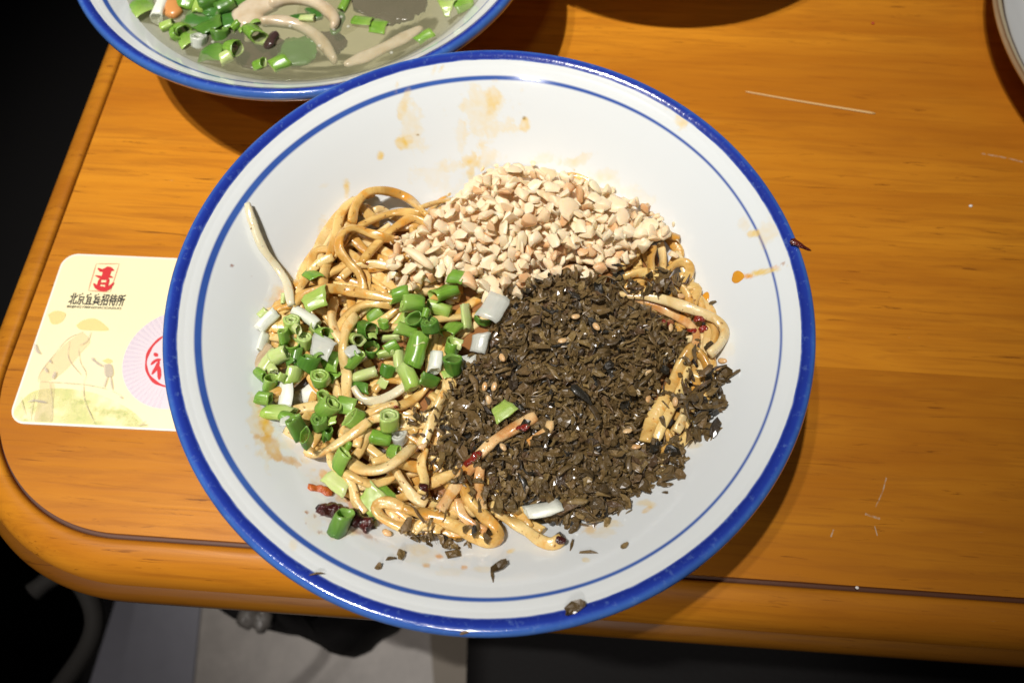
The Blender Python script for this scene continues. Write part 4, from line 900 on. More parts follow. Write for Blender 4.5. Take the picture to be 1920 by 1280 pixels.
# px, py, kind, length, radius, image angle, elevation, colour, label
# kind: T tube, R short ring seen end on, C concentric, L leaf strip, S solid-looking (rings)
ON = [
 (493, 587, 'S', 3, 1.7, 40, 20, 'p', 'tiny pale onion bit at the far left touching the wall'), (501, 601, 'S', 7.5, 1.8, 50, 8, 'w', 'long white onion stick leaning on the left wall'), (494, 642, 'S', 5.5, 1.9, 80, 5, 'w', 'second white onion stick below the leaning one'),
 (532, 560, 'S', 3.2, 1.2, 90, 10, 'p', 'pale bit where the long strand starts'), (547, 608, 'C', 4.5, 2.5, 60, 68, 'l', 'lime onion slice seen end on between two white sticks'), (577, 595, 'S', 9.5, 1.9, -36, 5, 'w', 'white onion stick slanting under the long noodle'), (586, 513, 'L', 6, 2.2, -40, 20, 'g', 'green leaf tip at the upper left edge of the noodles'), (590, 560, 'L', 8, 2.4, 25, 10, 'l', 'lime leaf piece half hidden under the long noodle'),
 (592, 618, 'T', 4, 2.2, -30, 25, 'l', 'short lime onion piece right of the white stick'), (606, 624, 'T', 5, 2.3, -25, 15, 'g', 'green onion piece with a cut point beside the vertical noodle'), (572, 640, 'C', 4.2, 2.3, 75, 66, 'l', 'lime closed onion slice with water drops'), (543, 648, 'R', 3, 3.0, 60, 62, 'g', 'open green ring left of the lime slice'), (532, 628, 'T', 5, 2.2, 100, 15, 'g', 'green onion piece tucked behind the white sticks'),
 (606, 648, 'L', 7.5, 2.8, -25, 5, 't', 'translucent white onion skin in the middle of the onion patch'), (487, 668, 'L', 10, 1.8, 52, 8, 'b', 'brown edged onion slice curving at the far left'), (500, 672, 'L', 8, 1.6, 55, 10, 'p', 'pale onion layer inside the brown edged slice'), (525, 666, 'C', 5, 2.5, 15, 20, 'p', 'pale rounded onion end beside the brown edged slice'), (507, 687, 'S', 4.5, 1.5, -52, 8, 'p', 'small pale onion cube below the brown edged slice'),
 (556, 668, 'T', 5, 1.6, 80, 12, 'd', 'dark green sliver behind the large leaf'), (578, 680, 'T', 5.5, 2.9, 60, 18, 'd', 'dark green onion tube left of the leaf'), (612, 673, 'L', 9.5, 2.7, -16, 12, 'g', 'pointed green leaf spread over the vertical noodle'), (666, 674, 'T', 7.5, 1.8, 35, 5, 'g', 'slim green strip right of the pointed leaf'), (668, 636, 'T', 7, 2.3, -42, 8, 'l', 'lime tube above the slim green strip'),
 (488, 702, 'T', 4.5, 1.9, -35, 8, 'g', 'small green onion tube at the far left edge'), (507, 718, 'T', 4.6, 2.5, 55, 20, 'g', 'green onion tube right below the far left one'), (494, 746, 'T', 5.2, 2.0, -8, 5, 'g', 'lowest green tube on the far left edge'), (551, 702, 'S', 5.2, 2.5, 80, 12, 'l', 'lime onion chunk above the big white oval'), (601, 710, 'C', 3.4, 2.9, 85, 66, 'g', 'green ring with a white core beside the vertical noodle'),
 (533, 733, 'L', 11, 1.9, 95, 5, 'w', 'curved cream onion layer left of the big white oval'), (572, 742, 'S', 8, 2.7, 22, 12, 'w', 'big white oval onion slice at the lower left'), (523, 772, 'S', 8, 2.6, -10, 5, 'l', 'tapered lime onion end at the lower left'), (545, 786, 'T', 5, 2.2, -20, 5, 'g', 'green piece behind the big lower tube'), (606, 745, 'T', 4, 2.2, 60, 30, 'g', 'small green tube above the bent green ring'), (614, 764, 'C', 5.4, 3.0, 30, 40, 'g', 'bent green ring touching the vertical noodle'), (648, 759, 'L', 6.5, 2.2, -12, 6, 'g', 'green leaf bit laid over the vertical noodle'),
 (664, 786, 'T', 5.2, 3.0, 168, 22, 'g', 'green tube with its open end to the right below the leaf bit'), (612, 814, 'T', 5, 2.5, 80, 10, 'd', 'dark green tube with a white gleam at the lower left'), (600, 792, 'C', 3.5, 2.7, 100, 60, 'd', 'nested green rings above the gleaming tube'), (557, 800, 'T', 7, 3.1, 118, 25, 'd', 'large dark tube at the lower left corner of the onions'), (575, 822, 'T', 4.4, 2.7, 105, 40, 'd', 'open tube end pointing down at the lower left'),
 (685, 702, 'T', 8.2, 1.9, 12, 5, 'p', 'pale lime stick left of the large green piece'), (671, 724, 'L', 8, 1.4, -15, 15, 'd', 'curled dark leaf strip above the creamy noodle'), (703, 590, 'T', 6.2, 2.1, 35, 8, 'g', 'short glossy green tube at the top of the middle group'), (688, 618, 'T', 6.8, 2.8, -35, 12, 'd', 'dark green wide tube in the left of the middle group'), (719, 607, 'R', 2.4, 2.0, 100, 55, 'g', 'small green ring beside the wide dark tube'), (697, 655, 'R', 3, 2.7, 80, 70, 'd', 'upright open ring with a noodle showing through'),
 (726, 662, 'T', 5.8, 2.5, 10, 8, 'l', 'lime tube right of the upright open ring'), (733, 634, 'S', 6.5, 2.3, 0, 8, 'p', 'pale wet onion piece above the lime tube'), (725, 696, 'T', 5.5, 2.1, 70, 5, 'd', 'dark green bit under the middle group'), (750, 600, 'L', 6, 2.0, 60, 10, 'l', 'lime leaf slip under the concentric tube'),
 (748, 552, 'T', 5.5, 2.6, 15, 5, 'g', 'green tube end at the top left of the peanut border'), (775, 568, 'C', 7, 2.9, 185, 15, 'g', 'tube with a small hole in its end facing right'), (835, 548, 'T', 8.5, 3.3, 208, 10, 'g', 'widest green tube lying against the peanuts'), (857, 518, 'L', 5.8, 1.9, -20, 10, 'g', 'flat green chip lying on the peanuts'), (822, 578, 'C', 8, 2.3, 165, 8, 'l', 'smooth lime tube pointing right under the widest tube'),
 (788, 600, 'T', 7.6, 2.6, 200, 12, 'd', 'dark curved tube under the smooth lime tube'), (806, 610, 'C', 3, 2.8, 110, 60, 'd', 'dark ring with a pale core in the middle group'), (762, 618, 'T', 6.6, 2.2, 172, 8, 'g', 'green tube with its open end right in the middle group'), (846, 618, 'T', 6.4, 2.9, 240, 15, 'g', 'slanted green tube near the greens mound'), (874, 594, 'S', 8.6, 2.4, 98, 6, 'p', 'long pale green piece beside the thin ring'), (907, 594, 'R', 2.6, 3.0, 60, 66, 'd', 'thin dark ring standing on clear onion skin'),
 (922, 574, 'L', 9.5, 3.3, 62, 6, 't', 'large clear onion skin between peanuts and greens'), (900, 643, 'T', 5.8, 2.6, 76, 10, 't', 'clear ribbed onion tube at the edge of the greens'), (780, 655, 'T', 9.4, 3.5, 78, 5, 'g', 'large broad green tube in the centre of the onions'), (817, 678, 'S', 6, 2.6, 84, 8, 'w', 'bright white onion cylinder right of the broad tube'), (848, 650, 'T', 5.5, 2.5, 70, 10, 'g', 'green tube above the dark open one near the greens'), (852, 684, 'T', 5.8, 2.9, 100, 28, 'd', 'dark open tube touching the chopped greens'), (878, 676, 'L', 5, 2.2, 20, 5, 't', 'clear onion sliver under the ribbed tube'),
 (748, 674, 'S', 7, 2.0, 100, 5, 'p', 'pale stick left of the broad tube'), (766, 706, 'S', 8, 2.6, 115, 5, 'l', 'lime onion strip below the broad tube'), (804, 714, 'T', 6.2, 2.3, 172, 8, 'd', 'dark tube at the bottom of the middle group'), (735, 650, 'S', 4, 2, 30, 5, 'g', 'green bit beside the pale stick'),
 (730, 788, 'C', 4.5, 3.0, 80, 62, 'l', 'round lime slice with rings above the smile shaped noodles'), (748, 820, 'C', 3.2, 2.5, 100, 62, 't', 'beige see through onion ring under the lime slice'), (714, 821, 'T', 5.6, 2.4, 172, 12, 'g', 'green tube open to the right on the lower noodles'), (740, 848, 'T', 4.6, 2.1, -28, 8, 'g', 'small green tube lying lowest on the smile noodles'), (649, 842, 'T', 5, 2.2, 62, 10, 'g', 'upper end of the green pair on the lower left noodles'), (638, 862, 'T', 6, 2.3, 60, 6, 'g', 'lower green tube of the pair on the lower left noodles'),
 (637, 899, 'L', 8, 2.6, -36, 5, 'p', 'pale onion flap on the bowl wall at lower left'), (724, 926, 'L', 6, 2.1, -48, 6, 'g', 'plain green leaf behind the striped one'), (697, 936, 'L', 7.6, 3.0, 55, 15, 'l', 'striped green and white leaf near the dried chili'),
 (941, 766, 'L', 6.6, 2.3, 36, 6, 'l', 'single lime onion slip on the dark greens'), (1018, 955, 'S', 9.6, 2.9, 12, 5, 'w', 'white onion cylinder lying on the front of the dark greens'),
]
def spine(o): return o
def place_onion(i, px, py, kind, L, r, ang, el, colr, lab, base=None, matset=MO, group='chopped spring onion pieces', name='spring_onion_piece'):
    rd = random.Random(i * 13 + 5)
    flat = rd.uniform(.45, .92); cut = (rd.uniform(-.4, .4), rd.uniform(-.4, .4)); bend = rd.uniform(-.35, .35)
    if kind == 'T': el = el + rd.choice((0, 10, 25, 38)) if base is None else el; V, F, I = onion_mesh(L * rd.uniform(.7, 1.05), r, .24, flat, bend, cut, rd.choice((0, 0, 1)), i)
    elif kind == 'R': V, F, I = onion_mesh(L, r, .38, rd.uniform(.7, .95), 0, (0, 0), 0, i)
    elif kind == 'C': V, F, I = onion_mesh(L, r, .8, .92, bend, (.1, -.1), 1, i)
    elif kind == 'S': V, F, I = onion_mesh(L, r, .62, flat, bend, cut, 4, i)
    else: V, F, I = onion_mesh(L * .92, r * 1.28, .38, .45, bend, cut, 0, i, slit=rd.uniform(2.2, 3.0))
    V = np.array(V)
    if kind == 'L': V[:, 0] -= V[:, 0].mean(); V[:, 1] -= V[:, 1].mean(); V[:, [0, 1]] = np.stack([V[:, 0], V[:, 1]], 1)
    me = mesh_np(name, V, F, matset[colr]); a = me.attributes.new('inner', 'FLOAT', 'POINT'); a.data.foreach_set('value', I)
    A, E = math.radians(ang), math.radians(el)
    ax = Vector((math.cos(A) * math.cos(E), math.sin(A) * math.cos(E), math.sin(E)))
    if ax.z < 0: ax = -ax
    q = Vector((0, 0, 1)).rotation_difference(ax)
    roll = {'L': 0}.get(kind, rd.uniform(0, 6.28))
    Rm = q.to_matrix() @ Matrix.Rotation(roll, 3, 'Z')
    if kind == 'L':   # keep the convex side up
        xa = Vector((0, 0, 1)).cross(ax).normalized(); ya = ax.cross(xa); Rm = Matrix((xa, ya, ax)).transposed() @ Matrix.Rotation(rd.uniform(-.3, .3), 3, 'Z')
        hh = .8
    else: hh = r * flat * math.cos(E) + L / 2 * abs(math.sin(E))
    x, y, z = (cast(px, py, hh) if base is None else (*map(float, unproj(px, py, base)), base + hh))
    if base is None:
        fr = max(1.2, r * .8)
        ex = L * .3 * math.cos(E)
        zb = max(hm_area(x, y, fr * .6, .75), .5 * (hm_area(x + ex * math.cos(A), y + ex * math.sin(A), .9, .6) + hm_area(x - ex * math.cos(A), y - ex * math.sin(A), .9, .6)))
        z = zb + hh * .86
        for f_ in (-1, -.5, 0, .5, 1): stamp(x + f_ * ex * math.cos(A), y + f_ * ex * math.sin(A), r * .8, z + hh * .6, hh * .5)
    else: z = base
    X, Y = unproj(px, py, z)
    o = link(name, me, None, (float(X), float(Y), z)); o.rotation_euler = Rm.to_euler(); tag(o, lab, 'spring onion', group); return o
ON.append((638, 982, 'T', 7.4, 2.7, 62, 22, 'd', 'dark green tube propped on the dried chili'))
for i, t_ in enumerate(ON): place_onion(i, t_[0], t_[1], t_[2], t_[3] * 1.08, t_[4] * 1.08, *t_[5:])

_r = random.Random(99)
XT = [(560, 620), (520, 650), (590, 665), (560, 690), (530, 705), (585, 735), (530, 790), (590, 775), (625, 700), (640, 745), (655, 655), (680, 600), (700, 625), (740, 610), (790, 640), (760, 650), (800, 585), (830, 640), (835, 700), (790, 690), (720, 720), (690, 770), (620, 790), (585, 840), (860, 640), (770, 735), (540, 675), (650, 610)]
for i, (a, b) in enumerate(XT[::2]):
    kind = _r.choice('LLRTL'); colr = _r.choice('gldpgtl')
    near_ = min(ON, key=lambda q: (q[0] - a) ** 2 + (q[1] - b) ** 2)[-1]
    place_onion(400 + i, a + _r.uniform(-6, 6), b + _r.uniform(-6, 6), kind, _r.uniform(2.2, 4.6), _r.uniform(1.0, 1.9), _r.uniform(-90, 90), _r.uniform(0, 45), colr, 'small spring onion sliver next to the ' + ' '.join(near_.split()[:6]))
# ------------------------------------------------------------------ chili, sesame, oil drops
chili([(580, 912), (598, 916), (622, 926)], 2.5, M_cho, 'orange red chili strip above the dried chili on the wall', 1.0)
chili([(793, 905), (797, 922), (802, 930)], 2.6, M_chd, 'dark red chili bits between the front noodles')
chili([(868, 872), (880, 865), (900, 848)], 2.4, M_chr, 'glossy red chili flake on the diagonal noodle')
chili([(965, 802), (978, 800), (990, 803)], 2.0, M_chr, 'red chili flake at the upper end of the diagonal noodle')
chili([(1300, 600), (1312, 596), (1322, 600)], 2.6, M_chr, 'bright red chili bit on the long noodle at right')
chili([(1290, 618), (1310, 620), (1325, 612)], 2.2, M_chr, 'dark red chili skin under the long noodle at right')
chili([(1243, 600), (1252, 606), (1262, 602)], 2.2, M_chr, 'red chili piece between greens and noodle at right')
chili([(1048, 998), (1052, 1008), (1053, 1018)], 3.0, M_chd, 'dark red chili piece on the tip of the front noodle end')
chili([(686, 494), (691, 493)], 1.4, M_chr, 'tiny round red chili seed on the upper left noodles')
chili([(738, 758), (748, 762)], 2.2, M_chr, 'small dark red chili bit left of the greens')
# chili flake perched on the blue rim at right
P = [pz(1482, 450, 63.0), pz(1498, 458, 62.9), pz(1510, 465, 62.2), pz(1521, 470, 61.9)]; P = resample(P, .9); n = len(P); c0 = P.mean(0)
V, F = sweep(P - c0, np.linspace(2.9, 1.2, n) * (1 + .15 * np.sin(np.arange(n) * 2.)), np.linspace(1.5, .8, n), np.linspace(0, .7, n), 10, 2.2, .4)
tag(link('chili_piece', mesh_np('chili_piece', V, F, mat_chili('rim_chili', (.13, .018, .010), (.06, .010, .008))), None, c0), 'dark red chili flake perched on the blue rim at right', 'chili')

SV, SF = blob(0, 0, 0, 1.55, .95, .55, 3, 14, .12)
ses_me = mesh_np('sesame_seed', [(x * (1 - .16 * x / 1.5), y * (1 - .22 * x / 1.5), z) for x, y, z in SV], SF, M_ses)
SES = [(1081, 593, 20, 'at the top of the mound'), (1119, 613, -50, 'right of the topmost seed'), (1056, 638, 15, 'toasted brown in the upper middle of the mound'), (942, 671, -60, 'at the left border of the mound below the clear onion tube'), (909, 723, 85, 'left of a pair at the left of the mound'), (927, 723, 75, 'right of a pair at the left of the mound'), (916, 748, 110, 'below the pair at the left of the mound'), (1258, 613, 85, 'by the red chili at the upper right of the mound'), (1217, 698, 30, 'round and flat at the right of the mound'), (1356, 676, -20, 'near the right wall beside a black leaf'), (1216, 746, 70, 'on the noodle crossing at right'), (1266, 751, 85, 'between the two parallel noodles and the wall'), (1178, 807, 20, 'large and pale left of the crossing noodles'), (1194, 837, 5, 'bright tan below the crossing noodles'), (944, 838, -60, 'beside the diagonal noodle'), (727, 999, -25, 'alone on the white wall right of the dried chili'), (794, 835, 35, 'white and slim at the left end of the greens'), (1345, 690, 10, 'half hidden in the right clump'), (744, 445, 0, 'tiny and orange on the hooked noodle loop'), (1278, 555, 0, 'small on the short noodle at the upper right')]
for a, b, an, l in SES:
    x, y, z = cast(a, b, .6); zb = hm_area(x, y, 1.0, .8); X, Y = unproj(a, b, zb + .5); o = link('sesame_seed', ses_me, None, (float(X), float(Y), zb + .45)); Rm = slope(x, y, 2.) @ Matrix.Rotation(math.radians(an), 3, 'Z'); o.rotation_euler = Rm.to_euler()
    o.scale = (1, 1, 1) if (a, b) != (744, 445) else (.7, .8, 1)
    tag(o, 'sesame seed ' + l, 'sesame seed', 'sesame seeds on the dish')
def drop(a, b, rx, ry, ang, lab, tail=None):
    x, y, z = cast(a, b); n = 28; V = []; F = []; R2 = slope(x, y, 3) if False else None
    pts = []
    for k, (s, h) in enumerate(((1, 0.02), (.93, .28), (.7, .5), (.35, .62))):
        for j in range(n):
            th = 2 * PI * j / n; q = 1 + .12 * math.sin(2 * th + a) + .08 * math.sin(3 * th + b)
            u = rx * s * q * math.cos(th); v = ry * s * q * math.sin(th); A = math.radians(ang); X = x + u * math.cos(A) - v * math.sin(A); Y = y + u * math.sin(A) + v * math.cos(A)
            V.append((X, Y, float(profz(math.hypot(X - BX, Y - BY))) + h * .8))
    for k in range(3):
        for j in range(n): F.append((k * n + j, k * n + (j + 1) % n, (k + 1) * n + (j + 1) % n, (k + 1) * n + j))
    F.append(tuple(3 * n + j for j in range(n))); o = link('oil_drop', mesh_np('oil_drop', V, F, M_oil)); tag(o, lab, 'oil drop'); return o
drop(1383, 519, 1.5, 2.2, 25, 'orange oil drop at the end of the streak on the right wall')
drop(1319, 561, 1.6, 3.4, -28, 'orange oil drop beside the black crumb on the right wall')

# ------------------------------------------------------------------ soup
BZ = SZ - 11.0; RB = (float(np.interp(RIMZ - 11.0, PR[:, 1], PR[:, 0])) + .1) * .966
t = NT('clear_broth'); c = t.coord('Object')
t.base(t.mix(t.noise(c, 28, 3), (.40, .40, .24), (.50, .49, .32))); t.set(Roughness=.04); t.b.inputs['Alpha'].default_value = .24
va = t.n('ShaderNodeVolumeAbsorption'); va.inputs['Color'].default_value = (.76, .71, .50, 1); va.inputs['Density'].default_value = 26; t.l(va.outputs[0], t.out.inputs['Volume']); t.b.inputs['IOR'].default_value = 1.33
t.bump(t.noise(c, 60, 2), .05, .001)
br = link('broth', mesh_np('broth', *revolve([(.01, BZ), (30, BZ), (60, BZ), (RB - 1.2, BZ), (RB, BZ + .4)] + [(r_ * .966, float(profz(r_)) + SZ - RIMZ + .12) for r_ in (RB - 1.5, 78, 72, 66, 60, 50, 40, 30, 20, .01)], 200), t.m), None, (SX, SY, 0)); tag(br, 'cloudy pale green broth filling the soup bowl', 'broth', None, 'stuff')
t = NT('mushroom'); c = t.coord('Object'); t.base(t.mix(t.ramp(t.noise(c, 140, 4), [(.3, 0.0), (.7, 1.0)]), (.68, .58, .43), (.52, .40, .24))); t.set(Roughness=.2); t.b.inputs['Coat Weight'].default_value = .6; t.sss(.3, (1, .7, .5), .002); M_mush = t.m
t = NT('wood_ear'); c = t.coord('Object'); t.base(t.mix(t.noise(c, 120, 3), (.035, .018, .016), (.075, .042, .036))); t.set(Roughness=.18); t.b.inputs['Coat Weight'].default_value = .2; t.bump(t.noise(c, 60, 2), .3, .001); M_ear = t.m
def slab(path, w, h, z, mat, name, lab, cat, grp=None, tilt=0., zend=None, taper=True):
    P = resample(path, 4.); n = len(P); zz = np.linspace(z, z if zend is None else zend, n); x, y = unproj(P[:, 0], P[:, 1], zz); Q = np.stack([x, y, zz], 1); ctr = Q.mean(0)
    u = np.linspace(0, 1, n); W = w * (1 + .12 * np.sin(u * 9)) * (np.minimum(1, .45 + 2.2 * np.minimum(u, 1 - u)) if taper else 1)
    V, F = sweep(Q - ctr, W, np.full(n, h), np.full(n, tilt), 14, 2.4, .5); o = link(name, mesh_np(name, V, F, mat), None, ctr); tag(o, lab, cat, grp); return o
def sheet(pts, w, z, mat, name, lab, cat, grp=None):
    P = resample(pts, 4.); n = len(P); zz = np.full(n, z); x, y = unproj(P[:, 0], P[:, 1], zz); m = 13; V = []; sd = pts[0][0]
    T = np.gradient(np.stack([x, y], 1), axis=0); T /= np.linalg.norm(T, axis=1)[:, None] + 1e-9; N = np.stack([-T[:, 1], T[:, 0]], 1)
    for lay_ in (0, 1):
        for i in range(n):
            e = min(1, .35 + 3 * min(i, n - 1 - i) / n); k = e * (1 + .35 * nz.noise(Vector((i * .5, sd, 0))))
            for j in range(m):
                u = (j / (m - 1) - .5); q = Vector((x[i] * .22, y[i] * .22 + u * 2, sd)); wv = 2.0 * nz.noise(q * .5) + .5 * nz.noise(q * 1.5) + .4 * math.sin(u * 7 + i * .2)
                V.append((x[i] + N[i][0] * u * w * k + .8 * nz.noise(Vector((j, i * .7, sd))), y[i] + N[i][1] * u * w * k, z + wv - lay_ * .8))
    F = []; h = n * m
    for i in range(n - 1):
        for j in range(m - 1):
            a = i * m + j; F.append((a, a + 1, a + m + 1, a + m)); F.append((h + a, h + a + m, h + a + m + 1, h + a + 1))
    for i in range(n - 1):
        for j in (0, m - 1): a = i * m + j; F.append((a, a + m, h + a + m, h + a))
    for j in range(m - 1):
        for i in (0, n - 1): a = i * m + j; F.append((a, a + 1, h + a + 1, h + a))
    o = link(name, mesh_np(name, V, F, mat)); tag(o, lab, cat, grp); return o
slab([(455, 55), (470, 25), (495, 5), (520, -12)], 13, 5, BZ - .6, M_mush, 'mushroom_slice', 'broad pale mushroom piece at the centre of the soup', 'mushroom')
slab([(488, 42), (520, 40), (555, 46), (590, 66), (612, 90), (630, 118)], 5.2, 4.2, BZ + .1, M_mush, 'mushroom_slice', 'long curved mushroom slice dipping into the broth', 'mushroom', None, .2, BZ - 4.5)
slab([(505, 12), (540, -2), (580, 2), (612, 18), (628, 38), (624, 54)], 5.6, 4.4, BZ + .6, M_mush, 'mushroom_slice', 'thick curved mushroom slice above the long one', 'mushroom', None, .3)
slab([(645, 122), (690, 104), (740, 80), (792, 52)], 5.5, 2, BZ - 1.3, M_mush, 'mushroom_slice', 'straight pale slice sunken along the right wall of the soup', 'mushroom')
slab([(318, 2), (325, 18), (328, 34)], 7, 4, BZ + .2, mat_plain('carrot_flesh', (.62, .27, .08), .3), 'meat_piece', 'orange tan piece of meat at the left of the soup', 'meat')
for pts, w, lab in (([(350, 62), (380, 58), (420, 66), (450, 82)], 14, 'dark wood ear fungus under the green onions'), ([(440, 95), (480, 100), (520, 92), (530, 70)], 13, 'dark wood ear fungus right of the green cluster'), ([(660, 6), (700, 0), (760, 4), (800, 0)], 20, 'large dark fungus sunk at the right of the soup'), ([(690, 20), (720, 30), (760, 25)], 9, 'dim fungus edge below the green sticks'), ([(600, 62), (625, 75), (640, 95)], 8, 'thin fungus strip right of the curved slice')):
    sheet(pts, w * 1.1, BZ - 5.5, M_ear, 'wood_ear', lab, 'fungus', 'wood ear fungus in the soup')
slab([(500, 92), (508, 76), (518, 60)], 5.5, 2.6, BZ + .2, M_ear, 'wood_ear', 'wood ear tip standing out of the broth with a highlight', 'fungus', 'wood ear fungus in the soup', .5)
M_leaf = mat_onion('cooked_leaf', (.045, .15, .018), (.028, .10, .012), (.06, .18, .03))
sheet([(345, 52), (390, 32), (440, 22), (472, 0)], 17, BZ - .2, M_leaf, 'vegetable_leaf', 'dark green cooked leaf across the left of the soup', 'leaf')
sheet([(370, 12), (420, 2), (470, -8)], 17, BZ + .2, M_leaf, 'vegetable_leaf', 'dark green cooked leaf at the top edge of the photo', 'leaf')
sheet([(530, 75), (560, 95), (585, 110)], 14, BZ - 3.4, M_leaf, 'vegetable_leaf', 'green leaf sunk deep below the curved mushroom slice', 'leaf')
slab([(572, 18), (600, 30), (560, 34), (530, 40)], 4, 2.0, BZ - .8, M_leaf, 'vegetable_leaf', 'green sliver between the two curved mushroom slices', 'leaf')
slab([(640, 22), (634, 44), (624, 66)], 4.5, 1.6, BZ - 1.2, M_leaf, 'vegetable_leaf', 'green stalk hanging right of the thick slice', 'leaf')
SO = [(272, 12, 'L', 8, 2.8, -60, 10, 'g'), (300, 18, 'S', 6, 2.2, 80, 10, 'w'), (314, 48, 'S', 3.6, 1.8, 20, 10, 'l'), (340, 58, 'T', 4.5, 2.4, -40, 20, 'g'), (358, 72, 'L', 6, 2.8, -60, 10, 'g'), (350, 5, 'T', 6, 3, 70, 20, 'g'), (374, 12, 'S', 5, 1.8, 80, 10, 'l'), (392, 6, 'T', 6, 3, 20, 20, 'd'), (424, 12, 'T', 7, 2.8, 25, 15, 'd'), (412, 64, 'C', 3, 2.6, 70, 62, 'd'), (372, 78, 'C', 3, 2.3, 70, 60, 't'), (400, 94, 'L', 7, 3, -5, 10, 'd'), (440, 50, 'T', 4.5, 2, 50, 10, 'g'), (463, 38, 'L', 7, 3.0, -55, 10, 'g'), (478, 64, 'T', 6, 2.6, -50, 10, 'g'), (438, 90, 'T', 4, 2.6, -30, 20, 'g'), (424, 108, 'S', 3.4, 1.6, 30, 10, 'p'), (486, 120, 'T', 3, 2, 0, 30, 'g'), (524, 118, 'T', 6.2, 2.2, 25, 8, 'g'), (578, 34, 'S', 4, 2, -10, 10, 'p'), (646, 8, 'T', 6, 1.7, 70, 10, 'g'), (680, 36, 'L', 6, 2.2, -12, 5, 'g'), (712, 46, 'L', 5, 2.8, -15, 5, 'g'), (795, 67, 'L', 5.6, 1.3, 30, 10, 'g'), (838, 12, 'L', 4, 2.4, 0, 5, 'l'), (868, 6, 'L', 6, 2, 30, 5, 'g'), (330, 66, 'T', 3, 2, 10, 30, 'g'), (450, 4, 'L', 7, 3, 10, 10, 'd'), (390, 44, 'L', 8, 3, 30, 5, 'd')]
SL = ['leaf bit touching the left wall of the soup', 'white onion bit next to the tan meat', 'lime bit below the tan meat', 'green ring piece low on the left of the soup', 'green flap at the left rim of the broth', 'green tube beside the meat at the top', 'lime strip in the upper left cluster', 'dark tube at the top of the left cluster', 'dark tube in the middle of the top cluster', 'open ring floating on the dark fungus', 'clear ring left of the open ring', 'dark flat piece below the open ring', 'small tube right of the open ring', 'large green flap above the square tube', 'bright square tube at the centre left', 'green cube right of the dark flat piece', 'pale bit under the green cube', 'tiny green bit near the front of the soup', 'green tube nearest the front rim of the soup', 'yellow green bit between the mushroom slices', 'green stick at the top centre of the soup', 'left of the two joined green chips', 'right of the two joined green chips', 'curved green sliver by the right wall', 'lime chip at the upper right of the soup', 'green chip at the far upper right of the soup', 'tiny ring by the left rim of the broth', 'dark leaf bit at the top edge of the soup', 'dark leaf bit in the left cluster']
for i, (t_, l) in enumerate(zip(SO, SL)):
    t_ = (*t_[:3], t_[3] * 1.45, t_[4] * 1.4, *t_[5:])
    place_onion(200 + i, *t_, 'spring onion ' + l, base=BZ + random.uniform(-.2, .8), group='spring onion floating in the soup')
# small air bubbles on the broth
bv, bf = blob(0, 0, 0, .7, .7, .45, 1, 12, 0.)
M_bub = NT('bubble'); M_bub.base((.8, .8, .7)); M_bub.set(Roughness=.02); M_bub.b.inputs['Alpha'].default_value = .35; M_bub = M_bub.m; bub = mesh_np('bubble', bv, bf, M_bub)
for a, b in ((570, 5), (605, 16), (627, 36), (626, 55), (599, 86), (653, 50), (734, 99), (511, 62), (518, 63), (376, 56), (640, 32), (399, 79), (544, 49)):
    q = pz(a, b, BZ + .25); tag(link('bubble', bub, None, q), 'small clear bubble on the surface of the soup', 'bubble', 'bubbles on the broth')

# ------------------------------------------------------------------ card
t = NT('card_print'); c = t.coord('Object'); t.base(t.mix(t.noise(c, 30, 2), (.92, .81, .47), (.91, .81, .51))); t.set(Roughness=.35); M_card = t.m
M_cedge = mat_plain('card_edge', (.82, .80, .70), .4)
CA = math.radians(-2.6); CW, CHh, CT = 112.0, 72.5, .9
c0 = Vector((-185.6, 91.0, 0.02)); card = tag(empty('card', c0, CA), 'cream plastic card with a red pagoda logo lying half under the bowl', 'card')
def rrect(w, h, r, seg=10, x0=0., y0=0.):
    P = []
    for cx, cy, a0 in ((w - r, r, -90), (w - r, h - r, 0), (r, h - r, 90), (r, r, 180)):
        for k in range(seg + 1): a = math.radians(a0 + 90 * k / seg); P.append((x0 + cx + r * math.cos(a), y0 + cy + r * math.sin(a)))
    return P
P = rrect(CW, CHh, 6.2); n = len(P); V = [(x, y, 0) for x, y in P] + [(x, y, CT) for x, y in P]
link('body', mesh_np('body', V, [tuple(range(n))[::-1], tuple(range(n, 2 * n))] + [(i, (i + 1) % n, n + (i + 1) % n, n + i) for i in range(n)], M_cedge, False), card)
P = rrect(CW - 1.4, CHh - 1.4, 5.6, 10, .7, .7); face_o = link('face', mesh_np('face', [(x, y, CT + .03) for x, y in P], [tuple(range(len(P)))], M_card, False), card)
def cardxy(px, py):
    x, y, _ = pz(px, py, CT); d = Vector((x - c0.x, y - c0.y)); return (max(1.0, d.x * math.cos(-CA) - d.y * math.sin(-CA)), max(1.0, d.x * math.sin(-CA) + d.y * math.cos(-CA)))
lay = [CT + .05]
def pmesh(name, polys, mat, inc=.012):
    V = []; F = []
    st_ = .0025 if name in ('logo_pagoda', 'printed_emblem', 'printed_figure', 'printed_outline') else 0.
    for P in polys: b = len(V); V += [(x, y, lay[0]) for x, y in P]; F.append(tuple(range(b, b + len(P)))); lay[0] += st_
    lay[0] += inc; return link(name, mesh_np(name, V, F, mat, False), face_o)
def cpoly(pts, smooth=True):
    q = [cardxy(*p) for p in pts]
    return [(max(.9, v[0]), max(.9, v[1])) for v in resample(q + q[:1], 1.0)[:-1]] if smooth else q
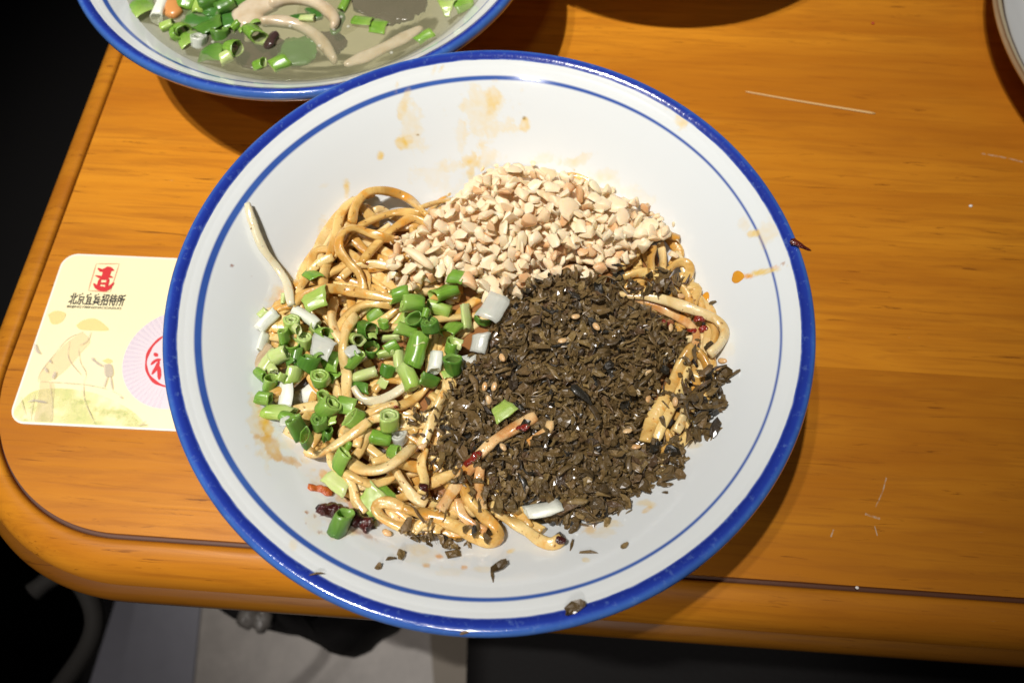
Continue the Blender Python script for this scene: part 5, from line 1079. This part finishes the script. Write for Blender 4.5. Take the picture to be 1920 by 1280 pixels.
def cstroke(pts, w):
    q = resample([cardxy(*p) for p in pts], .8); T = np.gradient(q, axis=0); T /= np.linalg.norm(T, axis=1)[:, None]; N = np.stack([-T[:, 1], T[:, 0]], 1); n = len(q)
    k = w / 2 * np.minimum(1, .35 + 3 * np.minimum(np.linspace(0, 1, n), np.linspace(1, 0, n)))[:, None]; A, B = q + N * k, q - N * k
    return [[tuple(A[i]), tuple(A[i + 1]), tuple(B[i + 1]), tuple(B[i])] for i in range(n - 1)]
def ink(name, colr, noise_lo=None, al=1.0, sc=120):
    t = NT(name); c = t.coord('Object'); t.base(colr); t.set(Roughness=.4)
    if noise_lo is not None: t.l(t.ramp(t.noise(c, sc, 4, .6), [(noise_lo, 0.0), (noise_lo + .25, al)]), t.b.inputs['Alpha'])
    else: t.b.inputs['Alpha'].default_value = al
    return t.m
I_red = ink('ink_red', (.60, .03, .035)); I_black = ink('ink_black', (.03, .028, .03)); I_vio = ink('ink_violet', (.77, .69, .80), None, .75)
I_green = ink('ink_green', (.62, .68, .26), .36, .6, 60); I_green2 = ink('ink_green_dark', (.42, .54, .16), .5, .5, 260); I_line = ink('ink_line', (.50, .42, .32), .3, .6, 300); I_yel = ink('ink_yellow', (.88, .70, .26), None, .5); I_skin = ink('ink_skin', (.74, .60, .36), None, .3); I_grey = ink('ink_grey', (.48, .42, .40), None, .5); I_redl = ink('ink_red_light', (.72, .20, .14), None, .6)
pmesh('printed_grass', [cpoly([(22, 800), (28, 768), (60, 735), (110, 728), (170, 735), (215, 752), (250, 772), (270, 792), (274, 806), (200, 802), (100, 798), (24, 794)])], I_green)
pmesh('printed_grass', [cpoly([(30, 795), (70, 752), (150, 748), (230, 768), (262, 792), (255, 804), (120, 797)])], I_green2)
cx, cy = 332, 672; C = cardxy(cx, cy)
pmesh('printed_disc', [[(C[0] + 20.5 * math.cos(a), C[1] + 20.5 * math.sin(a)) for a in np.linspace(0, 2 * PI, 90, endpoint=False)]], I_vio)
I_ray = ink('ink_ray', (.72, .64, .76), None, .16)
pmesh('printed_rays', [[(C[0] + r0 * math.cos(a + d), C[1] + r0 * math.sin(a + d)) for r0, d in ((13, -.01), (20.4, -.03), (20.4, .03), (13, .01))] for a in np.linspace(1.2, 4.6, 34)], I_ray)
ring = []
for k in range(72):
    a, b = 2 * PI * k / 72, 2 * PI * (k + 1) / 72; w1, w2 = .5 + .12 * math.sin(5 * a) + .1 * math.sin(11 * a), .5 + .12 * math.sin(5 * b) + .1 * math.sin(11 * b)
    ring.append([(C[0] + r_ * math.cos(q), C[1] + r_ * math.sin(q)) for r_, q in ((11.6 - w1, a), (11.6 + w1, a), (11.6 + w2, b), (11.6 - w2, b))])
pmesh('printed_ring', ring, I_red)
pmesh('printed_emblem', cstroke([(289, 662), (296, 668)], 1.5) + cstroke([(283, 684), (292, 676), (302, 674)], 1.3) + cstroke([(299, 676), (293, 690), (285, 702)], 1.5) + cstroke([(298, 686), (299, 700), (299, 712)], 1.5), I_red)
def ctext(body, name, p0, p1, hmm, mat, bold=0.):
    cu = bpy.data.curves.new(name, 'FONT'); cu.body = body; cu.size = 1; cu.offset = bold; tmp = bpy.data.objects.new(name, cu); COL.objects.link(tmp)
    dg = bpy.context.evaluated_depsgraph_get(); me = bpy.data.meshes.new_from_object(tmp.evaluated_get(dg)); bpy.data.objects.remove(tmp)
    co = np.empty(len(me.vertices) * 3); me.vertices.foreach_get('co', co); co = co.reshape(-1, 3); mn, mx = co.min(0), co.max(0)
    A, B = cardxy(*p0), cardxy(*p1); w = math.hypot(B[0] - A[0], B[1] - A[1]); an = math.atan2(B[1] - A[1], B[0] - A[0])
    X = (co[:, 0] - mn[0]) / (mx[0] - mn[0]) * w; Y = (co[:, 1] - mn[1]) / (mx[1] - mn[1]) * hmm
    co = np.stack([A[0] + X * math.cos(an) - Y * math.sin(an), A[1] + X * math.sin(an) + Y * math.cos(an), np.full(len(co), lay[0])], 1) * S
    me.vertices.foreach_set('co', co.ravel()); me.update(); me.materials.clear(); me.materials.append(mat); lay[0] += .012; return link(name, me, face_o)
ctext('北京宜宾招待所', 'printed_characters', (127, 571), (231, 575), 5.4, I_black, .022)
ctext('BEIJINGYIBINZHAODAISUO', 'printed_letters', (125, 578), (227, 582), 1.3, I_black, .01)
# logo: rounded frame with a stacked pagoda
fr = [(181, 495), (224, 495), (207, 548), (166, 545)]
pmesh('logo_frame', cstroke([fr[0], fr[1]], .45) + cstroke([fr[1], fr[2]], .45) + cstroke([fr[2], fr[3]], .45) + cstroke([fr[3], fr[0]], .45), I_redl)
pmesh('logo_pagoda', cstroke([(184, 503), (192, 508), (203, 503), (214, 508)], 1.5) + cstroke([(203, 500), (201, 510)], 1.6) + [cpoly([(194, 507), (210, 507), (206, 519), (191, 518)], False)] + cstroke([(179, 517), (190, 520), (205, 519), (212, 521)], 1.2)
      + cstroke([(188, 523), (204, 523)], 1.2) + cstroke([(188, 523), (184, 541)], 1.3) + cstroke([(204, 523), (199, 540)], 1.3) + cstroke([(187, 532), (202, 532)], 1.1) + cstroke([(176, 532), (185, 541), (200, 543), (210, 535), (214, 530)], 1.6) + cstroke([(181, 540), (198, 541)], 1.6), I_red)
# faded watercolour farmers
pmesh('printed_hat', [cpoly([(143, 610), (158, 600), (180, 598), (200, 612), (203, 620), (170, 620), (150, 618)]), cpoly([(90, 590), (105, 583), (124, 588), (116, 604), (98, 608)]), cpoly([(192, 677), (203, 672), (213, 678), (203, 682)])], I_yel)
pmesh('printed_farmer', [cpoly([(155, 622), (128, 640), (98, 670), (75, 700), (78, 716), (100, 712), (128, 690), (150, 665), (170, 640)]), cpoly([(75, 716), (70, 760), (62, 800), (95, 800), (100, 760), (102, 720)])], I_skin)
pmesh('printed_outline', sum([cstroke(p, .35) for p in ([(158, 622), (128, 636), (100, 668), (76, 700), (72, 716)], [(132, 640), (130, 672), (150, 700), (160, 708)], [(148, 652), (152, 680), (162, 700), (157, 720)], [(158, 712), (160, 750), (178, 800)], [(95, 720), (100, 760), (94, 800)], [(75, 716), (110, 718), (160, 722), (200, 730), (228, 742)], [(172, 622), (165, 640), (150, 650)], [(66, 740), (60, 775), (55, 800)], [(40, 745), (50, 780)], [(262, 800), (275, 790)], [(255, 806), (280, 796)])], []), I_line)
pmesh('printed_figure', [cpoly([(196, 684), (210, 684), (213, 705), (198, 706)])] + cstroke([(177, 676), (184, 682), (194, 688)], 1.0) + cstroke([(203, 706), (196, 728)], .8) + cstroke([(208, 706), (212, 732)], .8) + cstroke([(174, 672), (178, 678)], 1.3) + cstroke([(94, 676), (99, 682)], .8) + cstroke([(86, 690), (92, 700)], .9) + cstroke([(106, 698), (102, 712)], 1.4) + cstroke([(64, 646), (72, 660), (78, 664)], 1.2) + cstroke([(55, 755), (66, 752), (90, 756)], .8) + cstroke([(226, 744), (231, 748)], .8), I_grey)

# ------------------------------------------------------------------ small marks on the table
def sliver(a, b, c_, w, lab, colr, name='splinter'):
    P = resample([pz(*q, .35) for q in (a, b, c_)], 2.); n = len(P); ctr = P.mean(0); V, F = sweep(P - ctr, np.full(n, w) * np.linspace(.6, 1, n), np.full(n, .5), np.zeros(n), 8, 2.4, .6)
    tag(link(name, mesh_np(name, V, F, mat_plain(name + '_pale', colr, .4)), None, ctr), lab, name)
sliver((1398, 172), (1500, 190), (1641, 213), 1.15, 'long thin pale sliver lying on the wood right of the bowl', (.70, .46, .20))
def grain(px, py, r, colr, lab, name):
    q = pz(px, py, r * .5); V, F = blob(0, 0, 0, r, r * .8, r * .6, px, 10, .3); tag(link(name, mesh_np(name, V, F, mat_plain(name + '_' + 'mat', colr, .3)), None, q), lab, 'crumb')
grain(1820, 386, .75, (.85, .85, .8), 'tiny white grain on the wood at right', 'salt_grain')
grain(1637, 44, .8, (.45, .05, .02), 'tiny red speck on the wood at the top right', 'chili_crumb')
grain(1607, 1101, .7, (.75, .7, .65), 'tiny white grain by the groove of the table edge', 'salt_grain')
M_scr = ink('scratch', (.74, .62, .45), .35, .5, 500)
def scratch(pts, w):
    q = resample([pz(*p, .012)[:2] for p in pts], 2.); T = np.gradient(q, axis=0); T /= np.linalg.norm(T, axis=1)[:, None]; N = np.stack([-T[:, 1], T[:, 0]], 1) * w / 2; n = len(q)
    V = [(x, y, .02) for x, y in q + N] + [(x, y, .02) for x, y in q - N]; F = [(n + i, n + i + 1, i + 1, i) for i in range(n - 1)]
    # scratches belong to the table top
    V = [tuple(Matrix.Rotation(-AZ, 3, 'Z') @ Vector(v)) for v in V]; link('scratch', mesh_np('scratch', V, F, M_scr, False), tb)
for pts, w in (([(1662, 895), (1655, 920), (1642, 950)], .5), ([(1563, 992), (1558, 1006)], .5), ([(1640, 985), (1645, 1004)], .4), ([(1840, 288), (1885, 296), (1918, 304)], .7), ([(1622, 963), (1650, 972)], .8)): scratch(pts, w)
